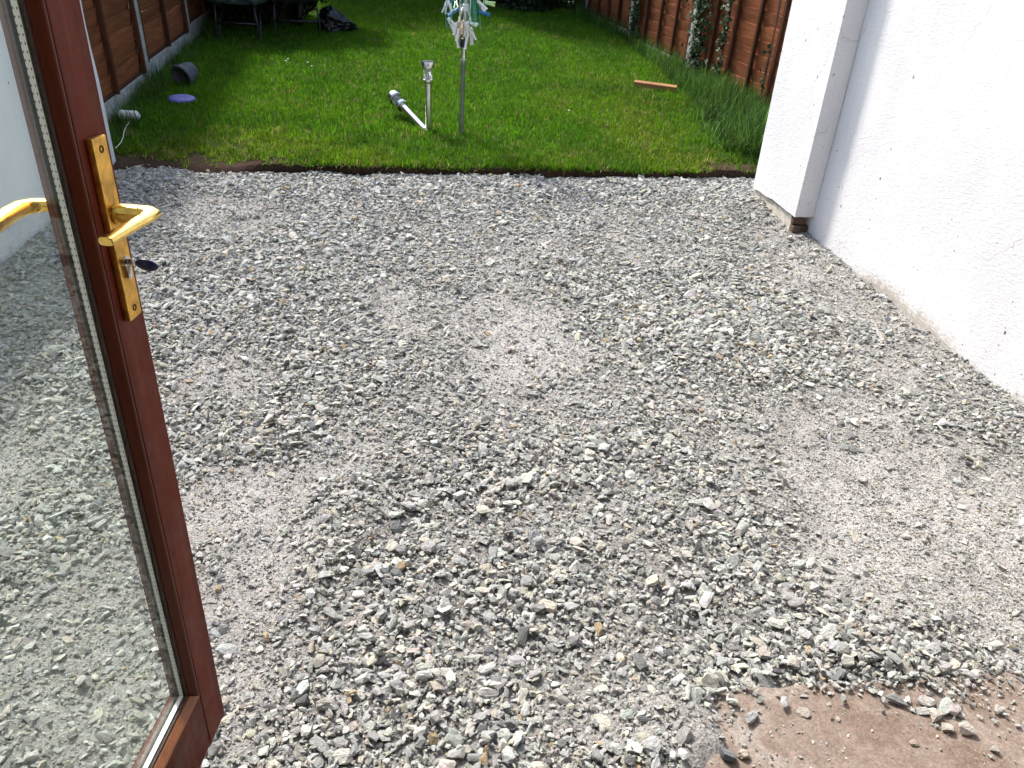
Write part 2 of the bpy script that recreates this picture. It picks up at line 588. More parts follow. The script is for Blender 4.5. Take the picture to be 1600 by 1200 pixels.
def glass_mat():
    t = NT("double glazing pane")
    tr = t.node("ShaderNodeBsdfTransparent")
    tr.inputs[0].default_value = (0.968, 0.985, 0.974, 1)
    gl = t.node("ShaderNodeBsdfGlossy")
    gl.inputs["Roughness"].default_value = 0.0
    gl.inputs["Color"].default_value = (0.9, 1, 0.97, 1)
    lw = t.node("ShaderNodeLayerWeight")
    lw.inputs["Blend"].default_value = 0.5
    pw = t.node("ShaderNodeMath", operation='POWER')
    t.l.new(lw.outputs["Facing"], pw.inputs[0]); pw.inputs[1].default_value = 4.0
    fr = t.node("ShaderNodeMath", operation='MULTIPLY_ADD')
    t.l.new(pw.outputs[0], fr.inputs[0]); fr.inputs[1].default_value = 0.5; fr.inputs[2].default_value = 0.02
    mx = t.node("ShaderNodeMixShader")
    t.l.new(fr.outputs[0], mx.inputs[0])
    t.l.new(tr.outputs[0], mx.inputs[1]); t.l.new(gl.outputs[0], mx.inputs[2])
    t.l.new(mx.outputs[0], t.out.inputs[0])
    return t.m


M_GLASS = glass_mat()


def spacer_mat():
    t = NT("perforated aluminium spacer bar")
    co = t.coords("Object")
    vo = t.node("ShaderNodeTexVoronoi", feature='F1')
    vo.inputs["Scale"].default_value = 1.0
    vo.inputs["Randomness"].default_value = 0.0
    t.l.new(t.coords("Object", (0, 200, 105)), vo.inputs["Vector"])
    c = t.ramp(vo.outputs["Distance"], [(0.13, (0.10, 0.10, 0.10)), (0.21, (0.82, 0.81, 0.78))])
    return t.set(color=c, rough=0.45, metallic=0.15)


M_SPACER = spacer_mat()


# ------------------------------------------------------------------ ground
def big_ground():
    n = 24
    xs = np.linspace(-150, 150, n); ys = np.linspace(-150, 150, n)
    X, Y = np.meshgrid(xs, ys)
    Z = np.full_like(X, -0.35) + 0.1 * fbm(X * .05, Y * .05, 3)
    V = np.stack([X.ravel(), Y.ravel(), Z.ravel()], 1)
    i = np.arange(n - 1)
    a = (i[:, None] * n + i[None, :]).ravel()
    F = np.stack([a, a + 1, a + n + 1, a + n], 1)
    t = NT("surrounding rough ground")
    nz = t.noise(t.coords(), 0.7, 6)
    m = t.set(color=t.ramp(nz, [(0.3, (0.04, 0.06, 0.02)), (0.7, (0.09, 0.09, 0.045))]), rough=0.95)
    return tag(link("ground", mesh_np("ground", V, F, m, True)), "rough ground around and below the whole plot", kind="structure")


big_ground()

# patches where fine dust covers the stones: centre x, y, half sizes, strength
DUST = [(1.72, 1.82, .55, .55, 1.0), (1.95, 1.45, .35, .30, 0.9), (.49, 3.15, .28, .62, 1.0), (-.08, 3.38, .22, .2, .6),
        (-.55, 1.94, .22, .18, 1.0), (-.42, 1.58, .13, .17, .75), (-.38, 1.27, .15, .11, .8), (-1.23, 4.84, .5, .38, .85),
        (-.79, 2.84, .2, .2, .8), (1.71, 2.43, .45, .15, .75), (-.30, 2.16, .22, .12, .5), (.54, 1.07, .22, .09, .75),
        (.05, 1.45, .13, .08, .55), (2.2, 4.0, .35, .7, .65), (.49, 1.85, .11, .08, .5), (.66, 1.14, .16, .07, .7),
        (.9, 4.3, .5, .35, .45), (-.9, 1.5, .3, .25, .6), (-1.5, 2.3, .3, .3, .6), (1.3, 3.6, .3, .3, .35),
        (2.2, 2.7, .25, .4, .5), (-1.3, 3.6, .35, .25, .5), (.15, 4.6, .5, .2, .35)]


DRIFT = [(-.1, 1.62, .28, .14), (.35, 1.50, .35, .14), (.1, 2.0, .5, .22), (.55, 2.2, .45, .25), (1.2, 1.27, .36, .13), (.9, 1.5, .25, .15), (-.65, 2.35, .35, .2),
         (1.25, 3.1, .55, .3), (.0, 1.15, .2, .1), (-.3, 2.75, .4, .25), (.8, 1.2, .2, .1), (1.0, 1.75, .25, .2), (-.2, 1.3, .25, .1), (.45, 1.0, .25, .08), (-1.3, 2.9, .4, .3), (-1.1, 1.9, .3, .3), (-.9, 3.6, .45, .4), (1.5, 3.7, .4, .3), (.3, 5.35, 2.3, .2), (-.5, 4.3, .5, .3)]


def dust_at(x, y):
    d = np.zeros_like(np.asarray(x, float))
    wx = x + (fbm(x * 3, y * 3, 91) - .5) * .35
    wy = y + (fbm(x * 3, y * 3, 57) - .5) * .35
    for cx, cy, rx, ry, s in DUST:
        q = np.sqrt(((wx - cx) / rx) ** 2 + ((wy - cy) / ry) ** 2)
        d = np.maximum(d, s * (1 - sstep(.1, 1.75, q)))
    d = d + (fbm(x * 2.2, y * 2.2, 21) - .43) * 1.15 + (fbm(x * 6.5, y * 6.5, 22) - .5) * .6
    for cx, cy, rx, ry in DRIFT:
        d = d - .55 * np.exp(-(((wx - cx) / rx) ** 2 + ((wy - cy) / ry) ** 2))
    return np.clip(d, 0, 1)


def bed_z(x, y):
    z = (fbm(x * 1.6, y * 1.6, 5) - .5) * .05 + (fbm(x * 7, y * 7, 6) - .5) * .022
    z = z + .012 * (1 - dust_at(x, y))
    z = z + .05 * sstep(4.15, 4.9, y) * sstep(1.5, 2.35, x) * (1 - .9 * sstep(5.05, 5.5, y))
    z = z - .01
    wob = (fbm(x * 7, y * 7, 65) - .5)
    over = np.maximum(1 - sstep(.56, .76, x + wob * .34 + (1.0 - y) * 1.0), sstep(1.40, 1.75, x + wob * .5 + (y - 1.0) * .8))
    near = (1 - sstep(1.12, 1.22, y))
    z = z * (1 - near * sstep(.42, .54, x)) + near * sstep(.42, .54, x) * (-.012 + .05 * over + wob * .012)
    z = z + .004 * sstep(5.4, 5.6, y)
    return z


BX0, BX1, BY0, BY1 = -2.16, 2.70, 0.28, 5.80
def gravel_bed():
    nx, ny = 330, 390
    xs = np.linspace(BX0, BX1, nx); ys = np.linspace(BY0, BY1, ny)
    X, Y = np.meshgrid(xs, ys)
    Z = bed_z(X, Y) + (fbm(X * 30, Y * 30, 8) - .5) * .010
    V = np.stack([X.ravel(), Y.ravel(), Z.ravel()], 1)
    a = (np.arange(ny - 1)[:, None] * nx + np.arange(nx - 1)[None, :]).ravel()
    F = np.stack([a, a + 1, a + nx + 1, a + nx], 1)
    me = mesh_np("gravel_bed", V, F, M_BED, True)
    at = me.attributes.new("dust", 'FLOAT', 'POINT')
    at.data.foreach_set("value", dust_at(X, Y).ravel().astype(np.float32))
    o = link("gravel_bed", me)
    return tag(o, "compacted bed of grey stone dust under the loose gravel", kind="structure")


bed = gravel_bed()


def lawn_edge(x):
    x = np.asarray(x, float)
    e = 5.71 + (fbm(x * 2.3, x * 0 + 1.5, 33) - .5) * .10 + (fbm(x * 11, x * 0 + 4.5, 34) - .5) * .05
    return e + .05 * sstep(1.9, 2.5, x)


def lawn_z(x, y):
    z = lawn_plane(y) + (fbm(x * 1.1, y * 1.1, 41) - .5) * .05 + (fbm(x * 6, y * 6, 42) - .5) * .018
    bare = (1 - sstep(-1.35, -.95, x)) * (1 - sstep(5.75, 6.2, y))
    return z - .03 * bare


def lawn_soil():
    nx, ny = 260, 220
    xs = np.linspace(-2.62, 3.6, nx)
    e = lawn_edge(xs)
    v = np.linspace(0, 1, ny) ** 1.25
    X = np.repeat(xs[None, :], ny, 0)
    Y = e[None, :] + v[:, None] * (16.5 - e[None, :])
    Z = lawn_z(X, Y) + (fbm(X * 22, Y * 22, 46) - .5) * .02
    bare = (1 - sstep(-1.35, -.95, xs))
    # cut turf face below the front row
    yf = e + .012 + (fbm(xs * 25, xs * 0 + 9, 3) - .5) * .03 - .11 * bare
    rows = [np.stack([xs, yf - .0 * xs, np.full(nx, -.04)], 1),
            np.stack([xs, e + .006 + (fbm(xs * 31, xs * 0 + 2, 9) - .5) * .035 - .04 * bare, np.full(nx, .02)], 1)]
    V = np.concatenate(rows + [np.stack([X.ravel(), Y.ravel(), Z.ravel()], 1)])
    R = ny + 2
    a = (np.arange(R - 1)[:, None] * nx + np.arange(nx - 1)[None, :]).ravel()
    F = np.stack([a, a + 1, a + nx + 1, a + nx], 1)
    o = link("lawn_soil", mesh_np("lawn_soil", V, F, M_SOIL, True))
    return tag(o, "brown garden soil with a cut turf edge", kind="structure")


lawn_soil()


# ------------------------------------------------------------------ walls and slab
def ragged_wall(name, x0, x1, y0, y1, z0, z1, parent=None, mat=None, amp=.012, step=.05, bottom=0.0):
    """box with finely divided faces, slightly uneven plaster and a ragged lower edge"""
    bm = bmesh.new()
    nx = max(2, int((x1 - x0) / step)); ny = max(2, int((y1 - y0) / step)); nz = max(2, int((z1 - z0) / (step * 1.6)))
    verts = {}

    def V(i, j, k):
        key = (i, j, k)
        if key not in verts:
            verts[key] = bm.verts.new((x0 + (x1 - x0) * i / nx, y0 + (y1 - y0) * j / ny, z0 + (z1 - z0) * k / nz))
        return verts[key]
    for j in range(ny):
        for k in range(nz):
            bm.faces.new((V(0, j + 1, k), V(0, j, k), V(0, j, k + 1), V(0, j + 1, k + 1)))
            bm.faces.new((V(nx, j, k), V(nx, j + 1, k), V(nx, j + 1, k + 1), V(nx, j, k + 1)))
    for i in range(nx):
        for k in range(nz):
            bm.faces.new((V(i, 0, k), V(i + 1, 0, k), V(i + 1, 0, k + 1), V(i, 0, k + 1)))
            bm.faces.new((V(i + 1, ny, k), V(i, ny, k), V(i, ny, k + 1), V(i + 1, ny, k + 1)))
        for j in range(ny):
            bm.faces.new((V(i, j, nz), V(i + 1, j, nz), V(i + 1, j + 1, nz), V(i, j + 1, nz)))
            bm.faces.new((V(i, j + 1, 0), V(i + 1, j + 1, 0), V(i + 1, j, 0), V(i, j, 0)))
    co = np.array([v.co[:] for v in bm.verts])
    w = (fbm(co[:, 1] * 2.1 + co[:, 0] * 3, co[:, 2] * 2.1, 71) - .5) * amp * 2
    rb = (fbm(co[:, 1] * 9 + co[:, 0] * 13, co[:, 2] * 0, 72) - .5) * bottom * 2
    for v, d, r in zip(bm.verts, w, rb):
        v.co.x += d
        v.co.y += d * .4
        if v.co.z < z0 + 1e-4: v.co.z += r
    return bm_obj(name, bm, mat or M_WALL, parent, True)


def sharpen(o, ang=40):
    me = o.data
    bm = bmesh.new(); bm.from_mesh(me)
    for e in bm.edges:
        if len(e.link_faces) == 2 and e.calc_face_angle(0) > math.radians(ang): e.smooth = False
    bm.to_mesh(me); bm.free()


rw = empty("garden_wall", (2.5, 2.3, 0))
tag(rw, "sunlit white rendered wall with a projecting pillar on the right", "wall")
def under(o, root):
    o.parent = root
    o.matrix_parent_inverse = Matrix.Translation(-root.location)
    return o
o = ragged_wall("render", 2.50, 2.74, 0.26, 5.14, -.12, 3.0, None, amp=.008); sharpen(o); under(o, rw)
o = ragged_wall("pillar", 2.372, 2.497, 4.462, 5.147, .125, 3.0, None, amp=.004, bottom=.022, step=.03); sharpen(o); under(o, rw)
o = ragged_wall("plinth", 2.392, 2.497, 4.53, 5.13, -.1, .112, None, M_PLINTH, amp=.012, step=.03, bottom=0); sharpen(o); under(o, rw)
for k, (a, b, z0, z1) in enumerate(((2.386, 2.44, .0, .062), (2.446, 2.496, .0, .06), (2.384, 2.47, .068, .118))):
    o = bm_obj("brick", box_bm(a, b, 4.475 + .01 * k, 4.526, z0, z1, .005), M_BRICKD); under(o, rw)

lw = ragged_wall("boundary_wall", -2.36, -2.12, 0.26, 5.78, -.12, 1.42, None, amp=.008)
sharpen(lw)
tag(lw, "shaded white rendered wall on the left seen through the door glass", "wall")

def house():
    root = empty("house", (.4, 0, 0))
    tag(root, "house behind the viewer whose doorway the glazed door belongs to", "house")
    m = simple("grey beige roughcast", (0.30, 0.28, 0.25), 0.95, bump=0.8, bscale=60, bdist=.01)
    mi = simple("plain indoor plaster", (0.35, 0.31, 0.26), 0.9)
    mf = simple("dark floor boards", (0.10, 0.06, 0.035), 0.5)
    b = bmesh.new()
    for q in ((-2.36, -.64, .02, .25, -.1, 4.6), (1.52, 2.74, .02, .25, -.1, 4.6), (-.639, 1.519, .02, .25, 2.24, 4.6)):
        box_bm(*q, bm=b)
    under(bm_obj("facade", b, m), root)
    b = bmesh.new()
    for q in ((-2.36, -2.26, -4.0, .018, .08, 2.5), (2.64, 2.74, -4.0, .018, .08, 2.5), (-2.36, 2.74, -4.1, -4.002, .08, 2.5), (-2.36, 2.74, -4.1, .018, 2.503, 2.6)):
        box_bm(*q, bm=b)
    under(bm_obj("room_walls", b, mi), root)
    under(bm_obj("floor", box_bm(-2.36, 2.74, -4.1, .27, -.06, .078), mf), root)
    b = bmesh.new()
    for q in ((-.638, -.585, .06, .245, .085, 2.235), (1.465, 1.518, .06, .245, .085, 2.235), (-.584, 1.464, .06, .245, 2.185, 2.235)):
        box_bm(*q, .004, bm=b)
    under(bm_obj("door_frame", b, M_DOOR), root)


house()

SLZ = .022
def slab():
    bm = bmesh.new()
    nx, ny = 90, 46
    x0, x1, y0, y1 = .60, 2.47, .29, 1.160
    g = {}
    for i in range(nx + 1):
        for j in range(ny + 1):
            x = x0 + (x1 - x0) * i / nx; y = y0 + (y1 - y0) * j / ny
            if j == ny: y += .006 * math.sin(x * 41) * math.sin(x * 17)
            z = SLZ + .003 * math.sin(x * 9 + y * 5) + .0015 * math.sin(x * 53) * math.sin(y * 47)
            if j == ny: z -= .004
            g[i, j] = bm.verts.new((x, y, z))
    for i in range(nx):
        for j in range(ny):
            bm.faces.new((g[i, j], g[i + 1, j], g[i + 1, j + 1], g[i, j + 1]))
    low = {}
    border = [(i, 0) for i in range(nx + 1)] + [(nx, j) for j in range(1, ny + 1)] + [(i, ny) for i in range(nx - 1, -1, -1)] + [(0, j) for j in range(ny - 1, 0, -1)]
    for b in border: low[b] = bm.verts.new((g[b].co.x, g[b].co.y, -.06))
    for a, b in zip(border, border[1:] + border[:1]):
        bm.faces.new((g[b], g[a], low[a], low[b]))
    o = bm_obj("paving_slab", bm, M_SLAB, None, True)
    sharpen(o, 45)
    tag(o, "stained brown concrete slab at the doorstep, gravel spilling over it", kind="structure")


slab()


# ------------------------------------------------------------------ fences
def board_mesh(L, h, seed):
    """one waney-edged board: local x along, z up, leaning so that its top edge stands proud (+y is the garden side)"""
    n = 14
    r = np.random.default_rng(seed)
    ph = r.uniform(0, 9, 4)
    vs_, fs = [], []
    for i in range(n + 1):
        x = L * i / n
        wav = .006 * math.sin(x * 4.1 + ph[0]) + .004 * math.sin(x * 9.3 + ph[1]) + r.normal(0, .0012)
        wb = .004 * math.sin(x * 5.1 + ph[2])
        bow = .004 * math.sin(math.pi * i / n + ph[3])
        for (y, z) in ((.000 + bow, -.012 + wb), (.012 + bow, -.012 + wb), (.030 + bow, h + wav), (.012 + bow, h + wav)):
            vs_.append((x, y, z))
    for i in range(n):
        a = i * 4; b = a + 4
        for k in range(4):
            fs.append((a + k, a + (k + 1) % 4, b + (k + 1) % 4, b + k))
    me = bpy.data.meshes.new("board")
    me.from_pydata(vs_, [], fs + [(3, 2, 1, 0), (n * 4, n * 4 + 1, n * 4 + 2, n * 4 + 3)])
    me.materials.append(M_LARCH)
    me.update()
    return me


def box_mesh(name, dims, mat, bevel=.003):
    bm = box_bm(*dims, bevel=bevel, segs=1)
    me = bpy.data.meshes.new(name); bm.to_mesh(me); bm.free()
    me.materials.append(mat)
    return me


BOARD_H, NB = .122, 14
BOARDS = [board_mesh(1.73, BOARD_H, 100 + i) for i in range(8)]


def fence(label, P, Q, start, count, side, z_of, gb_top, battens, slope, first_shift=0):
    """P->Q plan line; posts every 1.83 m from 'start' along it; garden side is +y local when side=+1"""
    d = Vector((Q[0] - P[0], Q[1] - P[1])); d.normalize()
    ang = math.atan2(d.y, d.x)
    root = empty("garden_fence", (P[0] + d.x * start, P[1] + d.y * start, z_of(P[1] + d.y * start)), (0, 0, ang))
    tag(root, label, "fence")
    zb = root.location.z
    S = side
    post_me = box_mesh("post", (-.05, .05, -.055, .055, -.5, 2.05), M_CONC, .008)
    gb_me = box_mesh("gravel_board", (.05, 1.78, -.025, .025, -.35, 0), M_CONC, .006)
    edge_me = box_mesh("batten", (-.02, .02, -.018, .018, -.03, NB * BOARD_H + .01), M_BATTEN, .003)
    rail_me = box_mesh("panel", (0, 1.73, -.016, .016, -.035, -.008), M_BATTEN, .003)
    for i in range(count):
        s = i * 1.83
        y = P[1] + d.y * (start + s)
        zl = z_of(y) - zb
        o = link("post", post_me, root); o.location = (s - (first_shift if i == 0 else 0), 0, zl)
        o.rotation_euler = (random.uniform(-.01, .01), random.uniform(-.01, .01), 0)
        if i == count - 1: break
        zt = zl + gb_top
        o = link("gravel_board", gb_me, root); o.location = (s, 0, zt); o.rotation_euler = (0, -math.atan(slope), 0)
        pan = link("panel", rail_me, root); pan.location = (s + .05, S * .005, zt + .04); pan.rotation_euler = (0, -math.atan(slope), 0)
        for k in range(NB):
            b = link("board", BOARDS[(i * 5 + k * 3) % 8], pan)
            b.location = (0, S * (-.016), k * BOARD_H)
            if S < 0: b.scale = (1, -1, 1)
        for bx in [.022, 1.708] + [1.73 * (q + 1) / (battens + 1) for q in range(battens)]:
            b = link("batten", edge_me, pan); b.location = (bx, S * .034, 0)
    return root


fence("sunlit brown lap panel fence with ivy and concrete posts, right of the lawn", (3.36, 6.829), (2.644, 12.568), .318 - 1.83 + 1.83 - .0, 5, 1,
      lambda y: lawn_plane(y) - .005, .11, 3, .035, .16)
fence("shaded brown lap panel fence with pale gravel boards, left of the lawn", (-2.40, 5.9), (-2.56, 12.0), .03, 5, -1,
      lambda y: lawn_plane(y) - .01, .19, 1, .035)


# ------------------------------------------------------------------ timber door
P0 = on_z(351.5, 1114, .12)
P1 = on_z(315, 1200, .12)
_u = (P1 - P0) / np.linalg.norm(P1 - P0)
door = empty("glazed_door", P0, (0, math.radians(-1.32), math.atan2(_u[1], _u[0])))
tag(door, "open mahogany stained glazed door at the left with brass handles", "door")
DW, DH, DT = .86, 2.02, .056
ST = .0745       # stile face width
RT = .150        # bottom rail height
bm_obj("stile", box_bm(0, ST, -DT, 0, 0, DH, .0025), M_DOOR, door)
bm_obj("stile", box_bm(DW - ST, DW, -DT, 0, 0, DH, .0025), M_DOOR, door)
bm_obj("rail", box_bm(ST + .0015, DW - ST - .0015, -DT + .001, -.0008, .002, RT, .0025), M_DOOR, door)
bm_obj("rail", box_bm(ST + .0015, DW - ST - .0015, -DT + .001, -.0008, DH - ST, DH - .002, .0025), M_DOOR, door)


def bead_profile_sweep(name, mat, path, prof, parent, sides=(0, 1, 2, 3)):
    """closed rectangular loop in the s-z plane with mitred corners; prof gives (inset, n)"""
    (s0, z0, s1, z1) = path
    bm = bmesh.new()
    rings = []
    for q, nn in prof:
        rings.append([bm.verts.new(p) for p in ((s0 + q, nn, z0 + q), (s1 - q, nn, z0 + q), (s1 - q, nn, z1 - q), (s0 + q, nn, z1 - q))])
    m = len(prof)
    for i in range(m):
        a = rings[i]; b = rings[(i + 1) % m]
        for k in sides:
            bm.faces.new((a[k], a[(k + 1) % 4], b[(k + 1) % 4], b[k]))
    loose = [v for v in bm.verts if not v.link_faces]
    bmesh.ops.delete(bm, geom=loose, context='VERTS')
    bmesh.ops.recalc_face_normals(bm, faces=bm.faces[:])
    return bm_obj(name, bm, mat, parent)


box_in = (ST + .0022, RT + .0022, DW - ST - .0022, DH - ST - .0022)
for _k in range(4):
    bead_profile_sweep("glazing_bead", M_BEAD if _k == 0 else M_BEAD_SHADED, box_in, [(0, -.018), (0, -.0012), (.0015, .0006), (.0045, .0004), (.0065, -.0012), (.0145, -.0120), (.0155, -.018)], door, (_k,))  # bottom strip takes the painted-lit colour, the other three the painted-shade colour
bead_profile_sweep("gasket", M_GASKET, box_in, [(.0, -.0185), (.0185, -.0185), (.0185, -.0150), (.0, -.0150)], door)
# inner pane, spacer, outer pane, outer bead
gl = bm_obj("glass_pane", box_bm(box_in[0] + .004, box_in[2] - .004, -.0225, -.0187, box_in[1] + .004, box_in[3] - .004), M_GLASS, door)
bead_profile_sweep("spacer_bar", M_SPACER, box_in, [(.006, -.0229), (.0175, -.0229), (.0175, -.0309), (.006, -.0309)], door)
gl = bm_obj("glass_pane", box_bm(box_in[0] + .004, box_in[2] - .004, -.0351, -.0313, box_in[1] + .004, box_in[3] - .004), M_GLASS, door)
bead_profile_sweep("gasket", M_GASKET, box_in, [(.0, -.0357), (.0185, -.0357), (.0185, -.0385), (.0, -.0385)], door)
bead_profile_sweep("glazing_bead", M_DOOR, box_in, [(0, -.0387), (.017, -.0387), (.017, -.043), (.010, -.0535), (.003, -.056), (0, -.054)], door)

# local coordinates of the handle set (edge-relative s, n, z above the door bottom)
HZ = 1.233 - .12
def plate(n_in, n_out, z0, z1):
    bm = box_bm(.0225, .0585, min(n_in, n_out), max(n_in, n_out), z0, z1, .0022, 2)
    return bm_obj("handle_plate", bm, M_BRASS, door)
pl_in = plate(.0004, .0105, 1.073 - .12, 1.336 - .12)
pl_out = plate(-DT - .0004, -DT - .0105, 1.073 - .12, 1.336 - .12)
for zz in (1.320 - .12, 1.089 - .12):
    bm = lathe_bm([(.0052, -.002), (.0052, .0008), (.0044, .0014), (.0030, .0008), (.0026, -.0012)], 14)
    o = bm_obj("screw", bm, M_BATTEN, pl_in); o.rotation_euler = (-math.pi / 2, 0, 0); o.location = (.0405, .0102, zz)


def lever(sign, n_face, s0, pts, parent, mat=M_BRASS2):
    """flattened bar through (s, n, z, half width, half height)"""
    bm = bmesh.new()
    rings = []
    N = 16
    P = [Vector(p[:3]) for p in pts]
    for i, p in enumerate(pts):
        if i == 0: t = P[1] - P[0]
        elif i == len(pts) - 1: t = P[-1] - P[-2]
        else: t = (P[i + 1] - P[i]).normalized() + (P[i] - P[i - 1]).normalized()
        t.normalize()
        side = t.cross(Vector((0, 0, 1))).normalized()
        up = side.cross(t).normalized()
        ring = []
        for k in range(N):
            an = 2 * math.pi * k / N
            c, s = math.cos(an), math.sin(an)
            e = .62
            ring.append(bm.verts.new(P[i] + side * (math.copysign(abs(c) ** e, c) * p[3]) + up * (math.copysign(abs(s) ** e, s) * p[4])))
        rings.append(ring)
    for i in range(len(rings) - 1):
        for k in range(N):
            bm.faces.new((rings[i][k], rings[i][(k + 1) % N], rings[i + 1][(k + 1) % N], rings[i + 1][k]))
    bm.faces.new(rings[0]); bm.faces.new(rings[-1])
    bmesh.ops.recalc_face_normals(bm, faces=bm.faces[:])
    bmesh.ops.bevel(bm, geom=[e for e in bm.edges if len(e.link_faces) == 2 and e.calc_face_angle(0) > 1.0], offset=.0012, segments=2, affect='EDGES')
    o = bm_obj("lever", bm, mat, parent, True)
    sharpen(o, 50)
    return o


lever(1, .0105, .0405, [(.0375, .010, HZ + .004, .0115, .0075), (.036, .030, HZ + .004, .0115, .0072), (.0345, .046, HZ + .003, .0115, .007), (.0335, .055, HZ + .002, .0125, .0068),
                        (.040, .0625, HZ + .001, .0130, .0064), (.060, .0615, HZ, .0108, .006), (.100, .0575, HZ - .001, .0102, .0058), (.152, .0545, HZ - .002, .0100, .0058)], pl_in)
bm = lathe_bm([(.0125, 0), (.0125, .003), (.0098, .006), (.0092, .030), (.0080, .034)], 20)
o = bm_obj("spindle", bm, M_BRASS, pl_in, True); o.rotation_euler = (-math.pi / 2, 0, 0); o.location = (.0385, .0104, HZ - .005); sharpen(o)
zo = -DT - .0105
lever(-1, zo, .0405, [(.0375, zo, HZ + .004, .011, .0085), (.038, zo - .022, HZ + .004, .011, .009), (.044, zo - .036, HZ + .004, .0115, .0095), (.058, zo - .044, HZ + .004, .012, .0098),
                      (.080, zo - .046, HZ + .002, .012, .0095), (.110, zo - .046, HZ - .002, .0115, .009), (.150, zo - .042, HZ - .006, .011, .009)], pl_out)
# lock cylinder
KZ = 1.1575 - .12
bm = bmesh.new()
prof = []
for k in range(20):
    an = 2 * math.pi * k / 20
    prof.append((.0082 * math.cos(an), .0082 * math.sin(an) + .004))
lo = [(-.0048, -.004), (-.0048, -.020), (-.003, -.0225), (.003, -.0225), (.0048, -.020), (.0048, -.004)]
ring = [p for p in prof if p[1] > -.001]
ring = sorted(ring, key=lambda p: math.atan2(p[1] - .004, p[0]))
outline = ring[:]
outline = [p for p in outline]
outline += [(-.0055, -.003)] + lo[1:5] + [(.0055, -.003)]
for nn in (0, .006):
    bm.verts.new((0, 0, 0))
bm.clear()
A = [bm.verts.new((.041 + a, .0104, KZ + b)) for a, b in outline]
B = [bm.verts.new((.041 + a, .0150, KZ + b)) for a, b in outline]
for i in range(len(A)):
    j = (i + 1) % len(A)
    bm.faces.new((A[i], A[j], B[j], B[i]))
bm.faces.new(B); bm.faces.new(list(reversed(A)))
bmesh.ops.recalc_face_normals(bm, faces=bm.faces[:])
bm_obj("lock_cylinder", bm, M_CHROME, pl_in)
Rz = door.rotation_euler.to_matrix()
kp = Vector(P0) + Rz @ Vector((.041, .0150, KZ + .004))
key = empty("door_key", kp, door.rotation_euler)
tag(key, "key with an oval navy blue plastic head left in the door lock", "key")
bm_obj("blade", box_bm(-.0011, .0011, .0003, .011, -.0045, .0045, .0006, 1), M_CHROME, key)
bm = bmesh.new()
bmesh.ops.create_uvsphere(bm, u_segments=24, v_segments=14, radius=1)
for v in bm.verts:
    c = v.co
    v.co = Vector((c.x * .0048, c.y * .0165 + .0262, c.z * .0115 - .001))
o = bm_obj("key_head", bm, M_NAVY, key, True); o.rotation_euler = (math.radians(-9), math.radians(25), 0)


# ------------------------------------------------------------------ scattering
def hull_mesh(name, npts, seed, mat, jag=.25, power=4.0):
    r = np.random.default_rng(seed)
    p = r.normal(size=(npts, 3))
    p /= (np.abs(p) ** power).sum(1, keepdims=True) ** (1 / power)
    p *= (1 - jag * r.random((npts, 1)))
    p *= np.array([.5, .5, .5])
    bm = bmesh.new()
    for q in p: bm.verts.new(q)
    res = bmesh.ops.convex_hull(bm, input=bm.verts[:])
    dead = [g for g in set(res["geom_interior"]) | set(res["geom_unused"]) if isinstance(g, bmesh.types.BMVert) and g.is_valid]
    if dead: bmesh.ops.delete(bm, geom=dead, context='VERTS')
    bmesh.ops.dissolve_limit(bm, angle_limit=math.radians(14), verts=bm.verts[:], edges=bm.edges[:])
    bm.normal_update()
    me = bpy.data.meshes.new(name)
    bm.to_mesh(me); bm.free()
    me.materials.append(mat)
    return me


